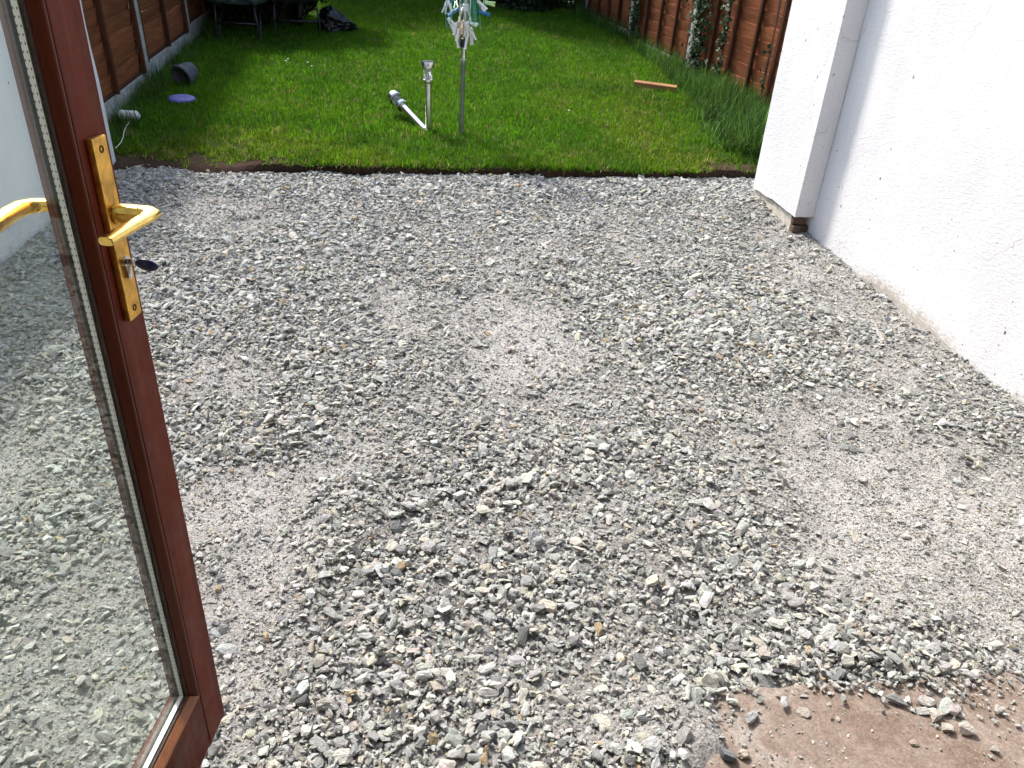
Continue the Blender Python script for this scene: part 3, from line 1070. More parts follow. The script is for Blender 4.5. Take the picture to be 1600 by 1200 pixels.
def scatter(name, pos, rot, scl, tint, protos, label):
    n = len(pos)
    me = bpy.data.meshes.new(name)
    me.vertices.add(n)
    me.vertices.foreach_set("co", np.asarray(pos, np.float32).ravel())
    a = me.attributes.new("rot", 'FLOAT_VECTOR', 'POINT'); a.data.foreach_set("vector", np.asarray(rot, np.float32).ravel())
    a = me.attributes.new("scl", 'FLOAT_VECTOR', 'POINT'); a.data.foreach_set("vector", np.asarray(scl, np.float32).ravel())
    a = me.attributes.new("pick", 'INT', 'POINT'); a.data.foreach_set("value", rng.integers(0, len(protos), n).astype(np.int32))
    a = me.attributes.new("tint", 'FLOAT_COLOR', 'POINT')
    a.data.foreach_set("color", np.concatenate([np.asarray(tint, np.float32), np.ones((n, 1), np.float32)], 1).ravel())
    o = link(name, me)
    pc = bpy.data.collections.new(name + "_kinds")
    for m in protos:
        po = bpy.data.objects.new(m.name, m)
        pc.objects.link(po)
    ng = bpy.data.node_groups.new(name + "_spread", 'GeometryNodeTree')
    ng.interface.new_socket("Geometry", in_out='INPUT', socket_type='NodeSocketGeometry')
    ng.interface.new_socket("Geometry", in_out='OUTPUT', socket_type='NodeSocketGeometry')
    gi = ng.nodes.new("NodeGroupInput"); go = ng.nodes.new("NodeGroupOutput")
    ip = ng.nodes.new("GeometryNodeInstanceOnPoints")
    ci = ng.nodes.new("GeometryNodeCollectionInfo")
    ci.inputs["Collection"].default_value = pc
    ci.inputs["Separate Children"].default_value = True
    ci.inputs["Reset Children"].default_value = True
    ip.inputs["Pick Instance"].default_value = True

    def attr(nm, ty):
        k = ng.nodes.new("GeometryNodeInputNamedAttribute")
        k.data_type = ty
        k.inputs["Name"].default_value = nm
        return [s for s in k.outputs if s.enabled and s.name == "Attribute"][0]
    L = ng.links.new
    L(gi.outputs[0], ip.inputs["Points"])
    L(ci.outputs[0], ip.inputs["Instance"])
    L(attr("pick", 'INT'), ip.inputs["Instance Index"])
    er = ng.nodes.new("FunctionNodeEulerToRotation")
    L(attr("rot", 'FLOAT_VECTOR'), er.inputs[0])
    L(er.outputs[0], ip.inputs["Rotation"])
    L(attr("scl", 'FLOAT_VECTOR'), ip.inputs["Scale"])
    L(ip.outputs[0], go.inputs[0])
    md = o.modifiers.new("spread", 'NODES')
    md.node_group = ng
    return tag(o, label, kind="stuff")


PAL = np.array([[.46, .46, .465], [.37, .37, .375], [.55, .54, .52], [.51, .475, .42], [.17, .175, .18], [.27, .27, .28], [.43, .33, .22], [.41, .425, .40], [.40, .355, .34]])
PALP = np.array([.28, .16, .27, .15, .03, .045, .013, .055, .008])


def stone_tints(n, br=1.0):
    c = PAL[rng.choice(len(PAL), n, p=PALP / PALP.sum())]
    c = c * rng.uniform(.82, 1.32, (n, 1)) * (1 + rng.normal(0, .02, (n, 3)))
    return np.clip(c * br * np.array([.985, 1.0, .955]), .03, .75)


PROT = [hull_mesh("gravel_stone_%s" % w, 13 + (i % 5) * 2, 300 + i, M_STONE_I, .3) for i, w in enumerate(
    ["angular", "blocky", "sharp", "slaty", "wedge", "flat", "broken", "chipped", "split", "long", "pointed", "square", "shard", "lump", "cleft", "rough", "plain", "thin", "thick", "hewn"])]
PROTO_O = [hull_mesh("stone", 18 + (i % 4) * 4, 500 + i, M_STONE_O, .3) for i in range(14)]


def in_bed(x, y):
    ok = (x > -2.10) & (x < 2.60) & (y > .4) & (y < lawn_edge(x) - .045 + .09 * fbm(x * 6, x * 0 + 2.2, 35) * fbm(x * 23, x * 0, 36) + .06 * (1 - sstep(-1.35, -.95, x)))
    ok &= ~((x > 2.49) & (y < 5.14))
    ok &= ~((x > 2.38) & (y > 4.44) & (y < 5.15))
    return ok


def over_slab(x, y):
    return (x > .60) & (y < 1.16)


def spill(x, y):
    """how much gravel lies on the slab"""
    wob = (fbm(x * 8, y * 8, 62) - .5) * .22
    left = 1 - sstep(.56, .72, x + wob + (y - 1.0) * -.9)
    right = sstep(1.30, 1.62, x + wob + (y - 1.0) * .35)
    heap = np.exp(-(((x - 1.30) / .14) ** 2 + ((y - 1.15) / .085) ** 2))
    return np.clip(np.maximum(np.maximum(left, right * .35), heap * 1.25), 0, 1)


def surf_z(x, y):
    z = bed_z(x, y)
    return np.where(over_slab(x, y), np.maximum(z, SLZ), z)


def coarse_at(x, y):
    c = 0.0
    wx = x + (fbm(x * 5, y * 5, 93) - .5) * .25; wy = y + (fbm(x * 5, y * 5, 94) - .5) * .25
    for cx, cy, rx, ry in DRIFT:
        c = np.maximum(c, np.exp(-(((wx - cx) / rx) ** 2 + ((wy - cy) / ry) ** 2)))
    return np.clip(c * (1 - dust_at(x, y)) , 0, 1)


def stones():
    N = 600000
    x = rng.uniform(-2.12, 2.6, N); y = rng.uniform(.4, 5.8, N)
    s = np.exp(rng.normal(math.log(.0104), .47, N))
    s = np.clip(s, .0055, .033)
    d = dust_at(x, y)
    # the coarse drifts hold the larger stones
    coarse = coarse_at(x, y)
    s = s * (1 + .24 * coarse) * (1 + .28 * sstep(2.0, 3.6, y))
    keep = np.clip((1 - d * 1.18), .0, 1) ** 1.5
    keep = np.maximum(keep * (.35 + .75 * fbm(x * 5, y * 5, 77)), .16 * (s < .013)) * 0.54
    keep = np.maximum(keep, .04)
    keep = np.maximum(keep, coarse * .56) * (1 - .22 * coarse)
    keep = np.where(over_slab(x, y), keep * spill(x, y) * 1.0, keep)
    hp = np.exp(-(((x - 1.22) / .28) ** 2 + ((y - 1.20) / .07) ** 2))
    keep = np.maximum(keep, hp * .8)
    m = (rng.random(N) < keep) & in_bed(x, y)
    x, y, s, d = x[m], y[m], s[m], d[m]
    n = len(x)
    z = surf_z(x, y) + s * rng.uniform(-.06, .30, n) + (1 - d) * rng.random(n) ** 2 * .010 + np.clip(coarse[m], 0, 1) * rng.random(n) ** 1.5 * .012
    hp = np.exp(-(((x - 1.22) / .28) ** 2 + ((y - 1.20) / .07) ** 2))
    z += hp * rng.random(n) * .03
    rot = np.stack([rng.normal(0, .42, n), rng.normal(0, .42, n), rng.uniform(0, 6.283, n)], 1)
    scl = np.stack([s * rng.uniform(.95, 1.85, n), s * rng.uniform(.7, 1.15, n), s * rng.uniform(.25, .62, n)], 1)
    tint = stone_tints(n)
    pos = np.stack([x, y, z], 1)
    # the 300 that show largest become single stones
    vis = np.array([(M.T @ (p - CAM)) for p in pos])
    u = FPX * vis[:, 0] / vis[:, 2]; v = FPX * vis[:, 1] / vis[:, 2]
    app = s / vis[:, 2]
    app[(np.abs(u) > 790) | (np.abs(v) > 590) | (u < -520)] = 0
    order = np.argsort(-app)
    big = order[:300]; rest = order[300:]
    for i in big:
        o = link("stone", PROTO_O[int(rng.integers(0, len(PROTO_O)))], bed)
        o.location = pos[i] + np.array([0, 0, .003])
        o.rotation_euler = rot[i] * np.array([.7, .7, 1])
        o.scale = scl[i] * np.array([1.0, 1.05, 1.1])
        o.color = (*tint[i], 1)
    scatter("gravel", pos[rest], rot[rest], scl[rest], tint[rest], PROT, "loose grey crushed stone covering the yard")
    print("STONES", n)


stones()


def chips():
    N = 620000
    # denser close to the house where single chips can be seen
    y = .4 + 5.3 * rng.random(N) ** 1.7
    x = rng.uniform(-2.1, 2.49, N)
    d = dust_at(x, y)
    s = np.clip(np.exp(rng.normal(math.log(.0055), .40, N)), .0025, .013) * (1 + .12 * np.clip(y - 1.5, 0, 4))
    keep = (.16 + .42 * (fbm(x * 4, y * 4, 15) ** 1.3)) * (.48 + .62 * sstep(.1, .55, d))
    keep = np.where(over_slab(x, y), keep * np.maximum(spill(x, y), .22), keep)
    m = (rng.random(N) < keep) & in_bed(x, y)
    x, y, s = x[m], y[m], s[m]
    n = len(x)
    pos = np.stack([x, y, surf_z(x, y) + s * .12 + .001], 1)
    rot = np.stack([rng.normal(0, .45, n), rng.normal(0, .45, n), rng.uniform(0, 6.283, n)], 1)
    scl = np.stack([s * rng.uniform(.9, 1.7, n), s * rng.uniform(.7, 1.1, n), s * rng.uniform(.4, .8, n)], 1)
    tint = stone_tints(n, .98) * np.array([1.01, .99, .96])
    pc = [hull_mesh("stone_chip_%s" % w, 8, 700 + i, M_STONE_I, .3) for i, w in enumerate(["flat", "sharp", "thin", "split", "small", "angular", "broken", "long"])]
    scatter("stone_chippings", pos, rot, scl, tint, pc, "fine stone chippings and grit between the gravel")
    print("CHIPS", n)


chips()

# loose stones lying on the slab, each a thing
LOOSE = [(1256, 1113, 18, "pale squarish stone alone on the brown slab, a little left of its middle", (.50, .46, .40)),
         (1310, 1122, 8, "tiny pale chip on the slab between the squarish stone and the heap", (.50, .46, .40)),
         (1400, 1094, 30, "long dark slaty stone lying flat below the heap edge on the slab", (.24, .25, .25)),
         (1448, 1096, 20, "blocky pale stone at the left foot of the spilled heap", (.46, .43, .40)),
         (1462, 1117, 20, "rounded cream stone just below the heap on the slab", (.55, .50, .44)),
         (1482, 1137, 18, "small cream stone between two others at the tip of the spill", (.54, .50, .44)),
         (1511, 1140, 22, "pale stone farthest right in the spill on the brown slab", (.56, .52, .46)),
         (1490, 1108, 22, "pinkish stone lying against the lower heap edge", (.48, .42, .40)),
         (1428, 1160, 12, "small tan stone on the bare slab below the spill", (.42, .34, .27)),
         (1555, 1170, 12, "small grey chip near the right end of the slab", (.45, .43, .40)),
         (1138, 1178, 26, "dark grey stone on the dusty left end of the slab", (.20, .21, .22)),
         (1163, 1178, 18, "beige stone touching the dark grey one on the slab", (.46, .40, .33))]
for k, (px, py, wpx, lab, c) in enumerate(LOOSE):
    p = on_z(px, py, SLZ + .008)
    dist = np.linalg.norm(p - CAM)
    s = wpx / FPX * dist
    o = link("loose_stone", PROTO_O[(k * 5 + 2) % len(PROTO_O)])
    o.location = (p[0], p[1], SLZ + s * .24)
    o.scale = (s * 1.1, s * .85, s * .6)
    o.rotation_euler = (random.uniform(-.15, .15), random.uniform(-.15, .15), random.uniform(0, 6.28))
    if k == 2: o.scale = (s * 1.15, s * .45, s * .35); o.rotation_euler = (0.1, 0, -.6)
    o.color = (*c, 1)
    tag(o, lab, "stone", "loose stones lying on the slab")


# ------------------------------------------------------------------ grass
def tuft_mesh(name, nb, rad, l0, l1, width, lean, seed, segs=2):
    r = np.random.default_rng(seed)
    V, F, S = [], [], []
    for b in range(nb):
        a = r.uniform(0, 6.283); rr = rad * math.sqrt(r.random())
        base = np.array([rr * math.cos(a), rr * math.sin(a), -.004])
        L = r.uniform(l0, l1); az = r.uniform(0, 6.283); ln = abs(r.normal(0, lean))
        dirv = np.array([math.cos(az), math.sin(az), 0]); side = np.array([-math.sin(az), math.cos(az), 0])
        tw = r.uniform(-.8, .8)
        side = side * math.cos(tw) + np.array([0, 0, 1]) * math.sin(tw) * .3
        w = width * r.uniform(.7, 1.25)
        i0 = len(V)
        p = base.copy(); ang = ln * .4
        for k in range(segs + 1):
            f = k / segs
            ww = w * (1 - f ** 1.6) * .5
            if k < segs:
                V += [p - side * ww, p + side * ww]
            else:
                V += [p]
            ang += ln * .9 / segs
            p = p + (dirv * math.sin(ang) + np.array([0, 0, 1]) * math.cos(ang)) * L / segs
        for k in range(segs - 1):
            q = i0 + k * 2
            F.append((q, q + 1, q + 3)); F.append((q, q + 3, q + 2))
        q = i0 + (segs - 1) * 2
        F.append((q, q + 1, q + 2))
        sh = r.uniform(.45, 1.6)
        S += [(sh * r.uniform(.95, 1.1), sh, sh * .9, 1)] * (len(V) - i0)
    me = mesh_np(name, np.array(V), np.array(F), M_GRASS)
    at = me.attributes.new("shade", 'FLOAT_COLOR', 'POINT')
    at.data.foreach_set("color", np.array(S, np.float32).ravel())
    return me


def fence_x_right(y):
    return 3.36 + (2.644 - 3.36) * (y - 6.829) / (12.568 - 6.829)


def grass():
    N = 62000
    y = 5.7 + 8.9 * rng.random(N) ** 1.25; x = rng.uniform(-2.42, 3.45, N)
    ok = (y > lawn_edge(x) + .012 - .035 * (fbm(x * 9, x * 0 + 7, 37) > .5)) & (x < np.where(y > 5.2, fence_x_right(y) - .02, 9)) & ~((x > 2.35) & (y < 5.2))
    bare = (1 - sstep(-1.25, -.75, x + (fbm(x * 4, y * 4, 83) - .5) * .6)) * (1 - sstep(5.83, 6.02, y + (fbm(x * 5, y * 5, 84) - .5) * .35))
    worn = sstep(.60, .74, fbm(x * 2.6, y * 2.6, 85)) * .6
    corner = sstep(2.0, 2.35, x + (fbm(x * 5, y * 5, 82) - .5) * .4) * (1 - sstep(5.85, 6.1, y))
    ok &= rng.random(N) > np.maximum(np.maximum(bare * .97, worn * .5), corner * .9)
    x, y = x[ok], y[ok]
    n = len(x)
    z = lawn_z(x, y)
    yel = np.exp(-(((x - 2.0) / .7) ** 2 + ((y - 6.9) / 1.2) ** 2)) * .7 + .35 * np.exp(-((y - 5.8) / .35) ** 2)
    yel += .45 * np.exp(-(((x + 1.3) / .8) ** 2 + ((y - 6.2) / .35) ** 2))
    yel = np.clip(yel * (.3 + 1.3 * fbm(x * 3.1, y * 3.1, 86)) + (fbm(x * 1.7, y * 1.7, 87) - .56) * .8, 0, 1)[:, None]
    g = np.array([.088, .225, .008]); ye = np.array([.17, .25, .014]); dk = np.array([.045, .135, .010])
    c = g * (1 - yel) + ye * yel
    dm = np.clip(sstep(.45, .75, fbm(x * 2.1, y * 2.1, 88)), 0, 1)[:, None] * .5
    c = c * (1 - dm) + dk * dm
    straw = (rng.random((n, 1)) < .03 + .10 * yel)
    c = np.where(straw, np.array([.30, .25, .10]), c) * rng.uniform(.6, 1.4, (n, 1))
    sc = rng.uniform(.75, 1.25, (n, 1)) * (1 + .15 * (fbm(x * 3, y * 3, 89)[:, None] - .5)) * (1 - .25 * yel)
    rot = np.stack([rng.normal(0, .08, n), rng.normal(0, .08, n), rng.uniform(0, 6.283, n)], 1)
    pr = [tuft_mesh("lawn_tuft_%s" % w, 15, .038, .028, .066, .0066, 1.0, 900 + i) for i, w in enumerate(["low", "fine", "dense", "bent", "upright", "loose", "short", "soft"])]
    scatter("lawn_grass", np.stack([x, y, z], 1), rot, np.repeat(sc, 3, 1), c, pr, "short bright green lawn grass with yellow patches")


grass()


def long_grass():
    pts = []
    for _ in range(620):
        t = random.random()
        y = 5.95 + 3.3 * t ** 1.1
        fx = fence_x_right(y)
        w = .62 * (1 - .5 * t)
        x = fx - .04 - w * random.random() ** 1.5 - (0.25 if y < 6.6 and random.random() < .5 else 0)
        if y < 6.1 and x < 2.5: continue
        pts.append((x, y, random.uniform(.5, 1.15) * (1 if y < 8.3 else .7)))
    for _ in range(120):
        t = random.random(); y = 6.0 + 1.9 * t
        pts.append((fence_x_right(y) - .12 - .65 * random.random() * (1 - .5 * t) - .3 * (1 - t), y, random.uniform(.7, 1.35)))
    pts = [p for p in pts if p[1] > 6.0 + .9 * max(0.0, 2.75 - p[0]) + random.uniform(-.18, .3)]
    for _ in range(170):
        y = 9.0 + 4 * random.random(); pts.append((fence_x_right(y) - .05 - .22 * random.random() ** 2, y, random.uniform(.5, .9)))
    for _ in range(260):
        y = 5.9 + 6.5 * random.random(); pts.append((-2.40 - .02 * (y - 6) + .06 + .18 * random.random() ** 2, y, random.uniform(.35, .75)))
    P = np.array(pts); n = len(P)
    z = lawn_z(P[:, 0], P[:, 1])
    c = np.array([.048, .118, .020]) * rng.uniform(.45, 1.8, (n, 1)) * np.array([1, 1, 1]) + rng.random((n, 1)) * np.array([.015, .01, .004])
    rot = np.stack([rng.normal(0, .12, n), rng.normal(0, .12, n), rng.uniform(0, 6.283, n)], 1)
    pr = [tuft_mesh("long_grass_%s" % w, 20, .06, .10, .36, .0085, .95, 950 + i, 4) for i, w in enumerate(["arching", "tall", "fallen", "loose", "wild"])]
    scatter("long_grass", np.stack([P[:, 0], P[:, 1], z], 1), rot, np.repeat(P[:, 2:3], 3, 1), c, pr, "uncut long grass along the foot of the fences")


long_grass()


# ------------------------------------------------------------------ shrubs and ivy
def leaf_cloud(P, N, size, seed, up=.3):
    """folded leaves (two tris a side of the midrib) at P with normals N"""
    r = np.random.default_rng(seed)
    n = len(P)
    N = N + r.normal(0, .55, (n, 3)); N[:, 2] += up
    N /= np.linalg.norm(N, axis=1, keepdims=True)
    a = np.cross(N, r.normal(size=(n, 3))); a /= np.linalg.norm(a, axis=1, keepdims=True)
    b = np.cross(N, a)
    s = size * r.uniform(.6, 1.3, (n, 1))
    v0 = P - a * s * .5; v1 = P + b * s * .36 + N * s * .10; v2 = P + a * s * .6; v3 = P - b * s * .36 + N * s * .10
    V = np.stack([v0, v1, v2, v3], 1).reshape(-1, 3)
    i = np.arange(n) * 4
    F = np.concatenate([np.stack([i, i + 1, i + 2], 1), np.stack([i, i + 2, i + 3], 1)])
    return V, F


def shrub(label, loc, rx, ry, h, nleaf, seed, size=.07):
    root = empty("evergreen_shrub", loc)
    tag(root, label, "shrub")
    r = np.random.default_rng(seed)
    lobes = r.uniform(-1, 1, (16, 3)); lobes[:, 2] = r.uniform(0.0, 1, 16)
    P, Nn = [], []
    for k in range(nleaf):
        c = lobes[r.integers(0, 16)]
        v = r.normal(size=3); v /= np.linalg.norm(v)
        rad = .42 * (r.random() ** .35)
        q = c * np.array([.62, .62, .80]) + v * rad * np.array([1, 1, .75])
        p = np.array([q[0] * rx, q[1] * ry, max(.03, q[2] * h * 1.0 + .05)])
        P.append(p); Nn.append(v)
    V, F = leaf_cloud(np.array(P), np.array(Nn), size, seed)
    link("foliage", mesh_np("foliage", V, F, M_BUSH), root)
    bm = bmesh.new()
    for k in range(9):
        e = lobes[k] * np.array([.6 * rx, .6 * ry, .75 * h])
        b = Vector((r.uniform(-.2, .2) * rx, r.uniform(-.2, .2) * ry, -.05))
        mid = b.lerp(Vector(e), .5) + Vector((0, 0, .12 * h))
        t = bmesh.new()
        tube_bm([b, mid, Vector(e)], [.045, .03, .012], 6, t)
        merge(bm, t)
    bm_obj("stems", bm, M_BARK, root)
    return root


def gp(x, y): return (x, y, lawn_plane(y))
shrub("dense dark shrub behind the wheelbarrows by the left fence", gp(-1.72, 11.0), 1.0, .80, 1.45, 26000, 1)
shrub("dense dark shrub at the far right end of the lawn by the fence", gp(2.0, 13.0), .95, .9, 3.5, 30000, 2)
shrub("dark shrub second from the right fence at the far lawn end", gp(1.15, 13.45), .85, .9, 3.4, 28000, 3)
shrub("dark shrub at the far end of the lawn behind the washing line", gp(.05, 14.9), 1.05, .9, 3.6, 28000, 4)
shrub("dark shrub at the far left corner of the lawn", gp(-1.6, 14.3), 1.2, .9, 3.6, 28000, 5)


def ivy(label, along, z0, z1, width, nleaf, seed, y_c, holes=.0):
    x_c = fence_x_right(y_c)
    zb = lawn_plane(y_c)
    root = empty("ivy_vine", (x_c, y_c, zb))
    tag(root, label, "ivy", None)
    r = np.random.default_rng(seed)
    d = np.array([-.1238, .9923]); nrm = np.array([-.9923, -.1238])
    P, Nn = [], []
    for k in range(nleaf):
        z = z0 + (z1 - z0) * r.random()
        if vnoise(np.array([z * 5.0]), np.array([seed * 1.7]), 5)[0] < holes: continue
        wv = width * (.65 + .5 * vnoise(np.array([z * 3.0]), np.array([seed * 2.3]), 6)[0])
        t = r.normal(0, .38) * wv + .10 * width * math.sin(z * 5 + seed)
        o = .065 + abs(r.normal(0, .028))
        P.append([d[0] * t + nrm[0] * o, d[1] * t + nrm[1] * o, z])
        Nn.append([nrm[0], nrm[1], .1])
    V, F = leaf_cloud(np.array(P), np.array(Nn), .050, seed, .25)
    f = link("foliage", mesh_np("foliage", V, F, M_IVY), root)
    f["kind"] = "stuff"
    bm = bmesh.new()
    for q in range(2):
        pts = []
        for i in range(12):
            z = z0 - .05 + (z1 - z0) * i / 11
            t = .2 * width * math.sin(z * 6 + q * 2 + seed)
            pts.append((d[0] * t + nrm[0] * .062, d[1] * t + nrm[1] * .062, z))
        t_ = bmesh.new(); tube_bm(pts, .006, 5, t_); merge(bm, t_)
    bm_obj("stem", bm, M_BARK, root)


ivy("thick ivy climbing the concrete post nearest the white pillar", None, .0, 1.9, .30, 1150, 3, 8.74)
ivy("thin ivy strand on a fence batten between the ivy post and the pillar", None, .12, 1.9, .10, 420, 5, 8.16, .36)
ivy("ivy climbing the second concrete post along the right fence", None, .0, 1.9, .24, 800, 8, 10.58)
ivy("sparse ivy at the fence edge close behind the white pillar", None, .15, 1.6, .05, 46, 12, 7.28, .4)


# ------------------------------------------------------------------ solar lights
def solar_light(loc, direction, label):
    q = Vector(direction).to_track_quat('Z', 'Y').to_euler()
    root = empty("solar_light", loc, q)
    tag(root, label, "garden light", "solar stake lights on the lawn")
    Lh = .552
    bm_obj("spike", lathe_bm([(.002, -.09), (.015, -.03), (.024, -.002), (.024, .03)], 16), M_BLACK, root, True)
    o = bm_obj("pole", lathe_bm([(.0255, .0302), (.0255, .385)], 24), M_STEEL, root, True); sharpen(o)
    o = bm_obj("collar", lathe_bm([(.026, .3852), (.041, .388), (.043, .392), (.043, .418), (.036, .421)], 24), M_STEEL, root, True); sharpen(o)
    pr = []
    for i in range(7):
        z = .4213 + i * .0105
        pr += [(.037, z), (.032, z + .005)]
    pr.append((.037, .4213 + 7 * .0105))
    bm_obj("lens", lathe_bm(pr, 20), M_LENS, root, False)
    bm = lathe_bm([(.005, .424), (.005, .48)], 10)
    bm_obj("bulb", bm, M_PEGW, root, True)
    o = bm_obj("cap", lathe_bm([(.038, .4952), (.049, .498), (.0505, .502), (.0505, Lh - .004), (.048, Lh)], 28), M_STEEL, root, True); sharpen(o)
    bm_obj("solar_cell", box_bm(-.022, .022, -.022, .022, Lh + .0003, Lh + .002), M_BLACK, root)
    return root


sb = on_lawn(670, 206)
solar_light((sb[0], sb[1], sb[2] - .005), (-.004, -.01, 1), "stainless solar stake light standing upright on the lawn")
foot = Vector((sb[0] - .012, sb[1] - .03, sb[2] + .0))
rr = ray(614, 150); best = None
for i in range(4000):
    t = (6.2 + i * .0003) / rr[1]
    P = Vector(CAM + rr * t)
    e = abs((P - foot).length - .552)
    if best is None or e < best[0]: best = (e, P)
    if best and i > 10 and (P - foot).length > .552 and P.y > foot.y: break
lean = solar_light(foot, best[1] - foot, "stainless solar stake light leaning over towards the left")


lean.scale = (1.18, 1.18, 1.0)


# ------------------------------------------------------------------ rotary washing line with pegs
pb = on_lawn(720, 212)
wl_root = empty("rotary_washing_line", (pb[0], pb[1], pb[2]), (0, math.radians(1.2), 0))
tag(wl_root, "folded rotary washing line with green cords on a metal pole", "washing line")
o = bm_obj("pole", lathe_bm([(.0205, -.1), (.0205, .555), (.022, .557), (.022, .585)], 20), M_ZINC, wl_root, True); sharpen(o)
o = bm_obj("inner_pole", lathe_bm([(.0155, .5855), (.0155, 1.75)], 18), M_STEEL, wl_root, True); sharpen(o)
bm = lathe_bm([(.017, .672), (.030, .676), (.034, .690), (.034, .725), (.027, .738), (.017, .742)], 20)
o = bm_obj("collar", bm, M_BLACK, wl_root, True); sharpen(o)
bm = lathe_bm([(.0165, .93), (.026, .933), (.026, .975), (.0165, .98)], 18)
o = bm_obj("sliding_hub", bm, M_PEGW, wl_root, True); sharpen(o)
for k in range(4):
    a = math.radians(40 + 90 * k)
    c, s = math.cos(a), math.sin(a)
    bm = bmesh.new()
    tube_bm([(c * .024, s * .024, .955), (c * .052, s * .052, .90), (c * .062, s * .062, .86)], .0075, 8, bm)
    bm_obj("strut", bm, M_PEGW, wl_root, True)
    bm = bmesh.new()
    tube_bm([(c * .034, s * .034, .715), (c * .050, s * .050, .86), (c * .066, s * .066, 1.2), (c * .085, s * .085, 1.78)], .0085, 8, bm)
    bm_obj("arm", bm, M_STEEL, wl_root, True)
CORDPTS = []
for k in range(15):
    a0 = random.uniform(0, 6.28); a1 = a0 + random.uniform(.6, 1.6)
    r0 = random.uniform(.06, .10); top = random.uniform(1.25, 1.6); low = random.uniform(.76, 1.02)
    rl = random.uniform(.05, .16)
    pts = []
    for i in range(15):
        f = i / 14
        a = a0 + (a1 - a0) * f
        w = (2 * f - 1) ** 2
        w = w ** .9
        rad = r0 * w + rl * (1 - w) + .012 * math.sin(f * 9 + k)
        pts.append((rad * math.cos(a), rad * math.sin(a), low + (top - low) * w ** 1.2))
    CORDPTS.append(pts)
    bm = bmesh.new(); tube_bm(pts, .0026, 6, bm)
    bm_obj("cord", bm, M_CORDT if k % 3 == 0 else M_CORD, wl_root, True)


def peg_meshes(mat):
    legs = []
    for s in (-1, 1):
        bm = bmesh.new()
        n = 6
        ring = []
        prof = [(0, .0035, .004), (.02, .0062, .0048), (.035, .0045, .005), (.055, .0065, .005), (.080, .0105, .0045)]
        for (z, off, th) in prof:
            ring.append([bm.verts.new((s * (off - th * .5), y, -z)) for y in (-.0055, .0055)] + [bm.verts.new((s * (off + th * .5), y, -z)) for y in (.0055, -.0055)])
        for i in range(len(ring) - 1):
            for k in range(4):
                bm.faces.new((ring[i][k], ring[i][(k + 1) % 4], ring[i + 1][(k + 1) % 4], ring[i + 1][k]))
        bm.faces.new(ring[0]); bm.faces.new(ring[-1])
        bmesh.ops.recalc_face_normals(bm, faces=bm.faces[:])
        me = bpy.data.meshes.new("leg"); bm.to_mesh(me); bm.free(); me.materials.append(mat)
        legs.append(me)
    bm = bmesh.new(); tube_bm([(0, -.008, -.034), (0, .008, -.034)], .004, 8, bm)
    sp = bpy.data.meshes.new("spring"); bm.to_mesh(sp); bm.free(); sp.materials.append(M_STEEL)
    return legs + [sp]


PEGM = {k: peg_meshes(m) for k, m in (("white", M_PEGW), ("blue", M_PEGB), ("beige", M_PEGT), ("green", M_PEGG))}
PEGLAB = ["upper white peg of the pair slanting far left of the washing line", "lower white peg of the pair slanting far left of the washing line",
          "white peg hanging left of the pole below the blue peg", "beige peg hanging close in front of the pole, left side", "white peg hanging just above the collar on the left",
          "long white peg hanging straight down in front of the pole", "beige peg bunched end on beside the pole", "white peg pointing sideways to the right of the pole",
          "white peg hanging down just right of the collar", "small beige peg among the white ones left of the pole", "topmost left white peg of the washing line, leaning left",
          "topmost left white peg of the washing line, leaning right", "upper white peg pointing right above the blue peg", "lower white peg pointing right above the blue peg",
          "pale green peg farthest right at the top of the washing line", "lowest white peg lying across the black collar", "white peg hanging at the right edge of the collar",
          "white peg hanging at the left edge of the collar", "pale green peg on the left near the top of the washing line"]


def peg(colour, pos, aim, roll, label, group):
    q = Vector(aim).to_track_quat('-Z', 'Y').to_euler()
    e = empty("clothes_peg", pos, q)
    e.rotation_euler.rotate_axis('Z', roll)
    tag(e, label, "clothes peg", group)
    e.scale = (1.5, 1.5, 1.15)
    for m in PEGM[colour]: link(m.name.split(".")[0], m, e)


bx, by, bz = pb
# (pixel of the jaw end, pixel of the tail end, depth offset, colour)
PEGS = [((700, 28), (712, 42), -.05, "white"), ((701, 30), (709, 46), .0, "white"), ((714, 35), (711, 52), -.06, "white"), ((717, 33), (720, 50), -.07, "beige"),
        ((717, 44), (714, 60), -.06, "white"), ((728, 36), (729, 58), -.08, "white"), ((723, 33), (722, 36), -.08, "beige"), ((728, 35), (741, 38), -.07, "white"),
        ((735, 43), (740, 60), -.04, "white"), ((722, 42), (717, 52), -.05, "beige"), ((699, 1), (697, 8), .02, "white"), ((700, 0), (703, 9), .02, "white"),
        ((746, 1), (757, 12), -.03, "white"), ((748, 2), (754, 14), -.02, "white"), ((755, 3), (764, 5), .02, "green"), ((730, 57), (728, 70), -.05, "white"),
        ((736, 50), (737, 68), .02, "white"), ((713, 55), (716, 70), .02, "white"), ((712, 0), (709, 4), -.04, "green")]
for lab, (a, b, off, colr) in zip(PEGLAB, PEGS):
    A = at_y(a[0], a[1], by + off); B = at_y(b[0], b[1], by + off * .8)
    if np.linalg.norm(B - A) < .03: B = A + np.array([0, -.05, -.03])
    peg(colr, A, B - A, random.uniform(-.8, .8), lab, "%s clothes pegs on the washing line" % colr)
A = at_y(747, 18, by - .02); B = at_y(761, 22, by - .03)
peg("blue", A, B - A, .5, "blue clothes peg sticking out on the right of the washing line", "blue clothes pegs on the washing line")
A = at_y(716, 13, by - .05); B = at_y(699, 25, by - .05)
peg("blue", A, B - A, .3, "blue clothes peg sticking out on the left of the washing line", "blue clothes pegs on the washing line")

